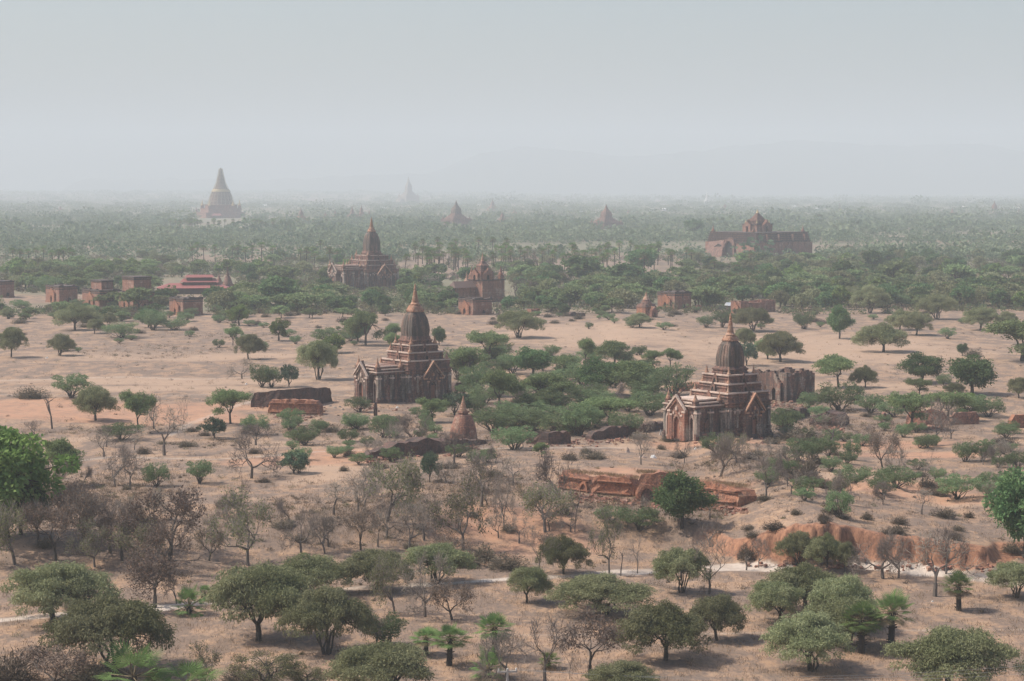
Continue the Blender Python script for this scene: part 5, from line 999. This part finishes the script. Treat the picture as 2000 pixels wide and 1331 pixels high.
MID = '''thorn 187 822 90 66|umbrella 450 828 84 68|spurge 415 857 56 42|spurge 575 925 58 44|spurge 842 942 40 60|spurge 890 812 60 46|spurge 1250 745 48 40|spurge 565 756 38 44|stub 102 838 32 78|umbrella 270 845 62 82|tall 357 840 40 72|bare 322 890 86 94|bare 300 838 50 66|bare 490 935 94 90|shrub 390 945 50 46|shrub 305 950 56 46|bare 225 952 62 82|bare 255 955 54 72
bare 887 908 78 66|bare 760 888 60 60|bare 800 872 70 66|bare 725 900 40 40|umbrella 1058 893 34 28|shrub 1005 878 76 46|shrub 1130 852 84 66|shrub 1040 842 96 42|bare 1252 908 48 62|bare 1337 905 36 70|bare 1407 932 88 84|shrub 1400 890 60 44|bare 1492 918 56 56|bare 1497 975 60 84|bare 1520 925 36 36|scrub 1578 945 56 64|bare 1538 950 40 60|shrub 1532 845 66 48|bare 1626 868 86 60
umbrella 1780 840 96 72|umbrella 1850 822 86 58|bare 1828 870 70 88|shrub 1665 898 38 38|brown 1725 915 54 76|tall 1815 928 34 58|shrub 1590 897 56 42|shrub 1617 893 46 42|shrub 1558 902 66 46|shrub 1885 902 46 40|shrub 1918 902 46 36|shrub 1750 955 86 44|shrub 1665 952 78 44|bare 1750 950 60 84|shrub 1872 975 84 48|shrub 1638 1012 60 56|bare 1650 985 46 66|shrub 1940 965 62 44|scrub 1830 970 60 22|bare 1800 1005 50 50
umbrella 915 745 84 66|umbrella 955 708 84 60|thorn 1012 660 88 52|dense 1040 735 74 56|umbrella 975 805 92 84|umbrella 1065 800 104 70|shrub 1085 805 80 50|umbrella 1105 745 52 52|umbrella 1143 716 40 56|umbrella 1200 714 66 48|umbrella 1275 722 42 38|umbrella 1309 720 42 40|dense 1168 772 88 72|umbrella 1240 775 100 70|shrub 1315 775 92 64|umbrella 1190 832 112 56|shrub 1270 812 90 48|shrub 960 845 92 48|shrub 1090 850 96 40|shrub 895 740 60 60|shrub 930 775 66 60|shrub 1000 730 60 40
shrub 1140 755 90 46|shrub 1215 745 66 36|shrub 1000 835 70 40|shrub 1160 800 80 40|shrub 1230 745 60 40|shrub 750 855 60 44|shrub 695 840 50 34|umbrella 845 825 60 48|shrub 700 805 50 30|shrub 930 812 60 44|shrub 595 870 60 36|shrub 570 838 50 40|shrub 500 850 60 40|bare 500 870 70 40|shrub 820 815 40 20|shrub 240 860 80 34|shrub 620 845 40 26
thorn 22 698 54 58|thorn 118 695 54 42|thorn 147 645 78 52|thorn 485 702 56 48|lime 545 666 40 44|lime 467 636 42 40|thorn 622 742 84 76|bare 473 740 50 38|shrub 512 757 48 46|shrub 140 778 74 48|scrub 60 778 70 26|shrub 530 757 40 40|umbrella 715 675 84 66|dense 700 668 50 50|lime 650 690 50 38|shrub 300 645 56 40|dense 290 640 48 36|thorn 185 652 36 28|thorn 213 640 28 30|shrub 95 580 50 40|shrub 240 660 90 30|shrub 340 645 60 24|umbrella 455 675 40 36|shrub 640 670 60 30|umbrella 765 700 40 50|umbrella 770 672 38 40|dense 858 675 32 36
thorn 1725 688 92 56|thorn 1790 655 72 46|dense 1640 662 48 66|thorn 1830 624 78 48|thorn 1915 645 64 44|thorn 1965 645 44 36|umbrella 1998 706 150 84|dense 1900 770 92 74|dense 1800 748 84 58|umbrella 1637 757 84 62|thorn 1690 757 52 42|thorn 1525 707 90 58|umbrella 1500 702 60 40|thorn 1470 648 78 46|thorn 1455 682 42 40|spurge 1458 714 42 46|umbrella 1795 774 56 34|shrub 1845 758 34 28|shrub 1640 802 92 54|shrub 1700 810 60 40|shrub 1580 800 60 34|shrub 1745 815 60 34|thorn 1700 612 68 54|thorn 1758 645 60 40|thorn 1990 778 50 40|shrub 1890 810 80 40|shrub 1930 815 70 40|dense 1880 695 22 24|scrub 1900 697 36 18|thorn 1660 600 50 40
scrub 1560 860 120 26|scrub 1960 870 60 20|bare 1968 905 60 46|lime 1885 800 60 30|thorn 1862 775 40 26|umbrella 1415 848 50 40|shrub 1345 840 30 32|olive 1440 905 60 60|thorn 1250 640 46 28|shrub 1410 640 44 34|shrub 1380 640 40 24|shrub 1570 643 44 34|shrub 1850 662 34 22|shrub 1760 600 40 26'''
for blockt in (FG, MID, PALMS):
    for it in blockt.replace('\n', '|').split('|'):
        k, x, y, a, b = it.split(); x, y, a, b = map(float, (x, y, a, b))
        plant(k, x, y, a, b, PLAB.get(x) if blockt is PALMS else None, proto='bigpalm' if x in (262, 372) else None)
# --- mid-distance woods: each tree an object, drawn with lighter meshes
rm = random.Random(77)
def clear(x, y):
    for (a, b, c, d) in ((0, 460, 631, 650), (560, 1180, 622, 640), (1000, 1240, 618, 640), (0, 310, 576, 612), (322, 405, 588, 630), (300, 462, 545, 586), (865, 1008, 556, 602), (892, 965, 596, 620), (655, 780, 548, 572), (1238, 1290, 597, 624), (1280, 1355, 585, 608), (1420, 1520, 592, 618), (1372, 1600, 488, 520), (1740, 2000, 614, 650), (500, 575, 578, 592), (85, 155, 575, 596), (0, 30, 565, 588), (1080, 1330, 516, 546), (780, 870, 505, 532), (20, 150, 500, 526), (370, 530, 498, 518)):
        if a <= x <= b and c <= y <= d: return False
    if 780 < x < 1345 and 496 < y < 548 and rm.random() < .6: return False
    return True
rm = random.Random(77); cnt = {}
def woods(n, x0, x1, y0, y1, kinds, hrange=(4.5, 7.5), group_extra=''):
    for _ in range(n):
        x = rm.uniform(x0, x1); y = y0 + (y1 - y0) * rm.random() ** .85
        if not clear(x, y): continue
        k = rm.choice(kinds); p = at(x, y); S = mpp(p); h = rm.uniform(*hrange); w_ = h * rm.uniform(1.2, 1.75) if k in ('thorn', 'umbrella') else h * rm.uniform(.9, 1.25)
        nm, desc, cat = KIND[k]; g = {'thorn': 'thorn trees of the middle woods', 'umbrella': 'flat-topped acacias of the middle woods', 'dense': 'dense green trees of the middle woods', 'lime': 'light green trees of the middle woods', 'bare': 'leafless trees of the middle woods'}[k]
        r = plant(k, x, y, w_ / S, h / S, group=g, proto=k + '_far', p=p); r['label'] = {'thorn': 'olive thorn tree among its look-alikes in the hazy middle woods', 'umbrella': 'green acacia among its look-alikes in the hazy middle woods', 'dense': 'dark green tree among its look-alikes in the hazy middle woods', 'lime': 'light green tree among its look-alikes in the hazy middle woods', 'bare': 'grey leafless tree among its look-alikes in the hazy middle woods'}[k]; cnt[k] = cnt.get(k, 0) + 1
woods(150, 0, 700, 500, 612, ['thorn', 'umbrella', 'umbrella', 'dense', 'lime'], (5, 8))
woods(44, 0, 320, 528, 548, ['lime', 'lime', 'umbrella'], (6, 8.5)); woods(34, 0, 310, 558, 577, ['lime', 'umbrella', 'umbrella', 'dense'], (4.5, 7)); woods(22, 0, 470, 612, 630, ['umbrella', 'thorn', 'dense'], (2.8, 4.2)); woods(26, 450, 1240, 598, 622, ['umbrella', 'thorn', 'dense', 'umbrella'], (3, 4.8)); woods(14, 520, 820, 545, 570, ['lime', 'umbrella', 'lime'], (6, 8))
woods(36, 450, 660, 575, 612, ['umbrella', 'thorn'], (5, 7)); woods(240, 780, 1400, 515, 605, ['thorn', 'umbrella', 'umbrella', 'dense', 'bare'], (5, 8.5)); woods(14, 780, 1100, 585, 612, ['umbrella', 'dense'], (4, 6)); woods(10, 560, 780, 590, 612, ['umbrella', 'dense', 'lime'], (5, 7))
woods(300, 1380, 2000, 505, 605, ['thorn', 'thorn', 'umbrella', 'dense', 'lime', 'dense'], (5, 9)); woods(16, 0, 330, 600, 622, ['umbrella', 'dense', 'thorn'], (3.5, 5)); woods(12, 1050, 1250, 595, 612, ['umbrella', 'dense'], (3.5, 6))
woods(26, 1500, 1990, 585, 608, ['thorn', 'dense'], (6, 8.5))
for it in ('dense 1137 552 74 52', 'bare 1050 535 52 50', 'dense 1250 535 60 48', 'dense 1220 560 70 46', 'umbrella 1335 560 60 40', 'dense 1705 535 40 46', 'umbrella 1755 562 76 50', 'umbrella 1870 560 70 44', 'dense 1643 560 50 52', 'thorn 1460 545 60 36', 'lime 1452 520 30 26', 'dense 1357 465 38 36', 'dense 540 600 80 60', 'umbrella 220 600 70 30', 'umbrella 270 612 66 50', 'thorn 1560 580 76 34'):
    k, x, y, a, b = it.split(); plant(k, float(x), float(y), float(a), float(b), proto=k + '_far')
# --- repeated low bushes and small bare trees of the near plain
def sprinkle(k, n, x0, x1, y0, y1, hr, wr, desc, group, avoid=()):
    for _ in range(n):
        x, y = rm.uniform(x0, x1), rm.uniform(y0, y1)
        if any(a < x < b and c < y < d for a, b, c, d in avoid): continue
        p = at(x, y); S = mpp(p); h = rm.uniform(*hr); plant(k, x, y, h * rm.uniform(*wr) / S, h / S, group=group, p=p)['label'] = desc
AV = [(680, 900, 690, 800), (1280, 1510, 700, 860), (1510, 1600, 700, 790), (480, 650, 750, 815), (870, 940, 780, 865), (1100, 1470, 900, 1000), (1430, 1960, 1000, 1110)]
sprinkle('shrub', 42, 0, 480, 600, 632, (1.6, 3.2), (1.3, 2.2), 'x', 'bushes in front of the brick shrines', AV)
FA = [(0, 690, 655, 765), (940, 2000, 632, 720), (1560, 2000, 720, 760), (0, 420, 780, 835)]
sprinkle('scrub', 16, 880, 1300, 740, 860, (1.2, 2.2), (1.6, 2.6), 'x', 'dry bushes between the spired temples', AV)
sprinkle('scrub', 16, 1440, 1960, 1000, 1062, (.7, 1.5), (1.4, 2.6), 'x', 'dry bushes along the lip of the gully', ())
sprinkle('bare', 12, 900, 1290, 760, 850, (2.4, 3.6), (.9, 1.3), 'x', 'small leafless trees between the spired temples', AV)
sprinkle('shrub', 72, 880, 1300, 690, 850, (2.0, 4.2), (1.4, 2.0), 'low green bush among its look-alikes in the thicket between the two spired temples', 'green bushes between the spired temples', AV)
sprinkle('shrub', 30, 560, 1000, 815, 930, (1.2, 2.4), (1.4, 2.0), 'low green bush among its look-alikes on the slope below the left spired temple', 'green bushes below the left spired temple', AV)
sprinkle('shrub', 40, 1500, 2000, 790, 980, (1.4, 2.6), (1.4, 2.0), 'low green bush among its look-alikes around the right-hand brick walls', 'green bushes round the right-hand walls', AV)
sprinkle('bare', 34, 560, 1420, 900, 1075, (2.5, 4.6), (.9, 1.2), 'small leafless tree among its look-alikes on the slope above the white stream bed', 'small leafless trees on the central slope', AV)
sprinkle('bare', 18, 0, 520, 850, 1075, (2.5, 4.4), (.9, 1.2), 'small leafless tree among its look-alikes on the left slope', 'small leafless trees on the left slope', AV)
sprinkle('bare', 16, 1480, 1980, 850, 990, (2.2, 3.8), (.9, 1.2), 'small leafless tree among its look-alikes above the orange gully', 'small leafless trees above the gully', AV)
sprinkle('brown', 9, 60, 420, 960, 1130, (4, 6.5), (.9, 1.1), 'withered tree among its look-alikes in the dense leafless thicket at left', 'withered trees of the left thicket', AV)
sprinkle('scrub', 40, 0, 2000, 640, 960, (.8, 1.6), (1.6, 3.0), 'dry grey bush among its look-alikes scattered over the plain', 'dry bushes scattered over the plain', AV + FA)
sprinkle('shrub', 30, 1000, 2000, 606, 645, (1.3, 2.6), (1.3, 2.2), 'low green bush along the far edge of the pale field', 'bushes along the far edge of the field', AV)
sprinkle('scrub', 70, 0, 2000, 604, 640, (1.0, 2.0), (1.6, 3.0), 'dry bush along the far field edge', 'dry bushes along the far edge of the fields', AV)
sprinkle('scrub', 110, 0, 2000, 640, 1080, (.7, 1.5), (1.6, 3.0), 'dry grey bush on the slope', 'dry grey bushes on the slopes', AV + FA)
sprinkle('shrub', 26, 0, 760, 620, 690, (1.3, 2.6), (1.3, 2.2), 'low green bush among its look-alikes along the hedge of the left field', 'bushes along the left field hedge', AV)
# --- toddy palms in rows
def palms(pts, group):
    for x, y, h in pts:
        p = at(x, y); S = mpp(p); plant('tallpalm', x, y, rm.uniform(5.4, 7.4) / S, h / S, group=group, p=p)['label'] = 'tall toddy palm in a row with its look-alikes in the hazy middle distance'
PT = [(x + rm.uniform(-2, 2), y + rm.uniform(-4, 4), rm.uniform(9.5, 12.5)) for x, y in ((27, 518), (40, 520), (57, 518), (72, 520), (84, 516), (105, 522), (113, 523), (123, 522), (132, 524), (141, 522), (376, 512), (386, 512), (400, 510), (421, 514), (452, 512), (466, 514), (481, 516), (494, 512), (512, 508), (532, 512), (587, 522), (600, 524), (612, 526), (624, 505), (660, 520), (645, 524))]
PT += [(rm.uniform(780, 1200), rm.uniform(512, 540), rm.uniform(10, 13)) for _ in range(52)] + [(rm.uniform(1160, 1320), rm.uniform(500, 540), rm.uniform(10, 13)) for _ in range(22)] + [(rm.uniform(780, 1000), rm.uniform(495, 520), rm.uniform(10, 13)) for _ in range(14)] + [(1466, 530, 11), (1425, 572, 9), (1468, 574, 7.5), (1395, 540, 9), (1436, 548, 9), (1340, 518, 11), (1350, 522, 10), (835, 538, 12), (790, 540, 12)]
palms(PT, 'toddy palms in the middle distance')
palms([(rm.uniform(330, 560), rm.uniform(448, 456), rm.uniform(11, 14)) for _ in range(44)] + [(rm.uniform(560, 640), rm.uniform(446, 456), rm.uniform(10, 13)) for _ in range(10)], 'toddy palms in front of the scaffolded pagoda')
# --- unique labels made from what each plant is and what it stands beside
def auto_labels():
    size = lambda m_: 'tall' if m_ > 9 else 'large' if m_ > 7.4 else 'medium-sized' if m_ > 5.4 else 'small' if m_ > 3 else 'tiny'
    groups = {}
    for root, x, y, w_, desc, kind in AUTO:
        nm, (lx, ly) = min(LAND.items(), key=lambda kv: abs(kv[1][0] - x) + 2.2 * abs(kv[1][1] - y)); dx, dy = x - lx, (y - ly) * 1.4
        rel = ('left of' if dx < 0 else 'right of') if abs(dx) > abs(dy) else ('beyond' if dy < 0 else 'nearer than'); root['label'] = ''
        if abs(dx) > 110: rel = 'well ' + rel
        groups.setdefault((size(root.scale[2]), desc, rel, nm), []).append((x, root))
    ORD = ['leftmost', 'second', 'third', 'fourth', 'fifth', 'sixth', 'seventh', 'eighth', 'ninth', 'tenth', 'eleventh', 'twelfth', 'thirteenth', 'fourteenth', 'fifteenth', 'sixteenth', 'seventeenth', 'eighteenth', 'nineteenth', 'twentieth', 'twenty-first', 'twenty-second', 'twenty-third', 'twenty-fourth']
    for (s, desc, rel, nm), L in groups.items():
        L.sort(key=lambda t: t[0])
        for i, (x, root) in enumerate(L):
            root['label'] = ' '.join((f'{s} {desc} {rel} {nm}' if len(L) == 1 else f'{ORD[min(i, 23)] if i < len(L) - 1 else "rightmost"} {s} {desc} {rel} {nm}').split()[:16])
auto_labels()
# ------------------------------------------------------------------ uncountable cover
EARLY_DONE = 1
def far_wood():
    rng = np.random.default_rng(8); f = Fol()
    def band(n, d0, d1, hr, leaf, k, pw=1.0, thin=None, wm=(1.1, 1.8)):
        D = d0 + (d1 - d0) * rng.random(n) ** pw; X = (rng.random(n) - .5) * D * .76
        keep = vnoise(X * .35, D, 0.0045, 3) + .5 * vnoise(X, D, 0.02, 6) + rng.normal(size=n) * .25 > -.30
        if thin: keep &= ~thin(*project(X, D, 0 * X))
        X, D = X[keep], D[keep]; n = len(X); h = rng.uniform(*hr, n) * np.exp(rng.normal(size=n) * .28); w_ = h * rng.uniform(*wm, n); tn = np.clip(rng.normal(size=n) * .32 + .45 + .35 * vnoise(X * .4, D, .006, 15), 0, 1); Z = hgt(X, D)
        d = rng.normal(size=(n, k, 3)); d /= np.linalg.norm(d, axis=2, keepdims=True); rr = (.55 + .45 * rng.random((n, k, 1)) ** .5)
        P = np.stack([X, D, Z + h * .56], 1)[:, None] + d * rr * np.stack([w_ / 2, w_ / 2, h * .42], 1)[:, None]; P = P.reshape(-1, 3)
        f.leaves(P, d.reshape(-1, 3) * [1, 1, .5] + rng.normal(size=P.shape) * .5, leaf * np.repeat(h, k), leaf * .62 * np.repeat(h, k), rng, 0, np.clip(np.repeat(tn, k) + rng.normal(size=len(P)) * .1, 0, 1))
    def thin(px, py):   # sandy gaps seen in the photograph
        q = np.zeros(px.shape, bool)
        for a, b, c, d in ((350, 610, 446, 456), (0, 200, 502, 508), (790, 900, 503, 514), (1100, 1330, 503, 514), (380, 440, 500, 512), (560, 660, 470, 474), (382, 484, 411, 447), (868, 918, 430, 452), (1158, 1214, 432, 456), (575, 605, 426, 442), (968, 992, 430, 444), (1372, 1600, 478, 512), (1930, 1955, 412, 428)): q |= (px > a) & (px < b) & (py > c) & (py < d)
        return q
    band(6500, 1020, 1800, (4, 7.5), .26, 50, 1.0, lambda a, b: thin(a, b) | (b > 514)); band(7500, 1700, 3200, (5, 9), .34, 34, 1.0, thin); band(1500, 1500, 3300, (6, 9), .22, 110, 1.0, thin, (2.2, 4)); band(6500, 3100, 7000, (5.5, 10), .30, 60, .9, thin, (1.8, 4.5)); band(9000, 6800, 13800, (8, 14), .42, 26, .9, None, (1.5, 5))
    me = f.mesh('far_wood', ['farleaf']); setp(link(bpy.data.objects.new('far_woods', me)), 'hazy scrub woods stretching to the horizon', 'woods', kind='stuff')
far_wood()
def cover():
    rng = np.random.default_rng(9); f = Fol(); g = Fol()
    # dry grass tufts
    n = 110000; py = 640 + (1420 - 640) * rng.random(n) ** 1.0; px = rng.uniform(-150, 2150, n)
    D = px_flat(1000, 700).y; z0 = np.array([px_flat(1000, q).y for q in np.linspace(640, 1420, 200)]); Y = np.interp(py, np.linspace(640, 1420, 200), z0); X = (px - 1000) / F_PX * Y * 1.0
    red, pale, scr, white, cliff = masks(X, Y); keep = rng.random(n) < (.10 + .9 * scr) * (1 - white) * (1 - cliff) * (1 - .8 * red); X, Y = X[keep], Y[keep]; n = len(X); Z = hgt(X, Y); k = 9
    P = np.repeat(np.stack([X, Y, Z], 1), k, 0) + rng.normal(size=(n * k, 3)) * [.35, .35, 0]; D = rng.normal(size=(n * k, 3)) * .45 + [0, 0, 1]; L = rng.uniform(.25, .7, n * k)
    P[:, 2] += L * .4; g.leaves(P, D, L, .035, rng, 0, np.repeat(rng.random(n), k))
    # grass on top of the ruins
    for pts, z in (([(1104, 953), (1245, 968)], 34), ([(1246, 975), (1330, 980)], 54), ([(1372, 975), (1460, 985)], 34)):
        a, b = at(*pts[0]), at(*pts[1]); m_ = 1500; t = rng.random(m_)[:, None]; Q = np.array(a) * (1 - t) + np.array(b) * t + rng.normal(size=(m_, 3)) * [.3, .9, 0]; Q[:, 2] += z * mpp(a) + .05; g.leaves(Q, rng.normal(size=(m_, 3)) * .5 + [0, 0, 1], rng.uniform(.3, .7, m_), .05, rng, 0, .8 + .2 * rng.random(m_))
    me = g.mesh('dry_grass', ['grass']); setp(link(bpy.data.objects.new('dry_grass', me)), 'short dry grass tufts over the plain', 'grass', kind='stuff')
    # low tangled scrub
    n = 24000; py = 600 + 820 * rng.random(n); px = rng.uniform(-150, 2150, n); z1 = np.array([px_flat(1000, q).y for q in np.linspace(600, 1420, 240)]); Y = np.interp(py, np.linspace(600, 1420, 240), z1); X = (px - 1000) / F_PX * Y
    red, pale, scr, white, cliff = masks(X, Y); q1, q2 = project(X, Y, 0 * X); near = q2 > 1150
    keep = (rng.random(n) < np.clip(scr * 1.7 - .05, .06, 1) * .8 * np.where(near, .1, 1)) & (white < .2) & (cliff < .1); X, Y = X[keep], Y[keep]; n = len(X); Z = hgt(X, Y); k = 45
    r = rng.uniform(.3, 1.1, n); d = rng.normal(size=(n, k, 3)); d /= np.linalg.norm(d, axis=2, keepdims=True); d[..., 2] = np.abs(d[..., 2]); rr = rng.random((n, k, 1)) ** .5
    P = np.stack([X, Y, Z], 1)[:, None] + d * rr * np.stack([r, r, r * .75], 1)[:, None]; P = P.reshape(-1, 3); grn = rng.random(n) < .22
    f.leaves(P, d.reshape(-1, 3) + rng.normal(size=P.shape) * .5, rng.uniform(.2, .5, len(P)), .05, rng, 0, np.repeat(rng.random(n), k)); f.m[-1] = np.repeat(np.where(grn, 1, 0), k)
    # taller green thicket between the mid-distance trees
    n = 21000; Y = rng.uniform(670, 1350, n); X = rng.uniform(-.40, .40, n) * Y; q1, q2 = project(X, Y, 0 * X); ok = np.array([clear(a, b) and b < 620 for a, b in zip(q1, q2)]) & (vnoise(X, Y, .02, 4) + rng.normal(size=n) * .4 > -.45); X, Y = X[ok], Y[ok]; n = len(X); Z = hgt(X, Y); k = 55; r = rng.uniform(1.2, 2.6, n)
    d = rng.normal(size=(n, k, 3)); d /= np.linalg.norm(d, axis=2, keepdims=True); P = np.stack([X, Y, Z + r * .55], 1)[:, None] + d * (.5 + .5 * rng.random((n, k, 1))) * np.stack([r, r, r * .7], 1)[:, None]; P = P.reshape(-1, 3)
    f.leaves(P, d.reshape(-1, 3) + rng.normal(size=P.shape) * .5, rng.uniform(.5, .9, len(P)), .34, rng, 0, np.repeat(rng.random(n), k)); f.m[-1] = np.repeat(np.where(rng.random(n) < .3, 0, np.where(rng.random(n) < .5, 1, 2)), k)
    me = f.mesh('low_scrub', ['scrub', 'sparse', 'shrub']); setp(link(bpy.data.objects.new('low_scrub', me)), 'low tangled dry scrub covering the plain', 'scrub', kind='stuff')
cover()
def rubble():
    rng = np.random.default_rng(12); V = []; F = []; T = []
    spots = [((495, 799), (640, 796), 90), ((530, 812), (628, 814), 90), ((715, 902), (935, 874), 330), ((1035, 872), (1235, 858), 200), ((1106, 972), (1460, 1000), 520), ((1586, 836), (1650, 838), 120), ((1776, 836), (1850, 838), 90), ((1440, 1102), (1960, 1112), 130), ((1500, 792), (1590, 796), 130), ((690, 802), (885, 790), 90), ((1296, 862), (1495, 862), 90)]
    for a, b, n in spots:
        for _ in range(n):
            t = rng.random(); p = at(a[0] + (b[0] - a[0]) * t, a[1] + (b[1] - a[1]) * t + rng.normal() * 4); s = .08 + .30 * rng.random() ** 3; M_ = Matrix.Rotation(rng.random() * 6.28, 3, 'Z') @ Matrix.Rotation(rng.normal() * .5, 3, 'X'); k = len(V)
            for x in (-1, 1):
                for y in (-1, 1):
                    for z in (-1, 1): V.append(tuple(p + M_ @ Vector((x * s * rng.uniform(.7, 1.2), y * s * .8 * rng.uniform(.7, 1.2), z * s * .6 * rng.uniform(.7, 1.2))) + Vector((0, 0, s * .3))))
            F += [(k, k + 1, k + 3, k + 2), (k + 4, k + 6, k + 7, k + 5), (k, k + 4, k + 5, k + 1), (k + 2, k + 3, k + 7, k + 6), (k, k + 2, k + 6, k + 4), (k + 1, k + 5, k + 7, k + 3)]
    me = bpy.data.meshes.new('rubble'); me.from_pydata(V, [], F); me.materials.append(M['brick']); setp(link(bpy.data.objects.new('rubble', me)), 'broken brick and clods strewn below the ruins and bank', 'rubble', kind='stuff')
rubble()
# ------------------------------------------------------------------ haze
def haze():
    me = bpy.data.meshes.new('haze'); x, y0, y1, z0, z1 = 7500, -1500, 14700, -3.0, 460
    me.from_pydata([(-x, y0, z0), (x, y0, z0), (x, y1, z0), (-x, y1, z0), (-x, y0, z1), (x, y0, z1), (x, y1, z1), (-x, y1, z1)], [], [(0, 3, 2, 1), (4, 5, 6, 7), (0, 1, 5, 4), (1, 2, 6, 5), (2, 3, 7, 6), (3, 0, 4, 7)])
    m, t, out = newmat('haze_air'); v = N(t, 'ShaderNodeVolumePrincipled'); v.inputs['Color'].default_value = (*HAZE_COLOR, 1); v.inputs['Density'].default_value = HAZE_DENSITY; v.inputs['Anisotropy'].default_value = 0.0
    t.links.new(v.outputs[0], out.inputs['Volume']); me.materials.append(m); o = link(bpy.data.objects.new('haze', me)); setp(o, 'pale dusty haze filling the air over the plain', 'haze', kind='stuff')
haze()
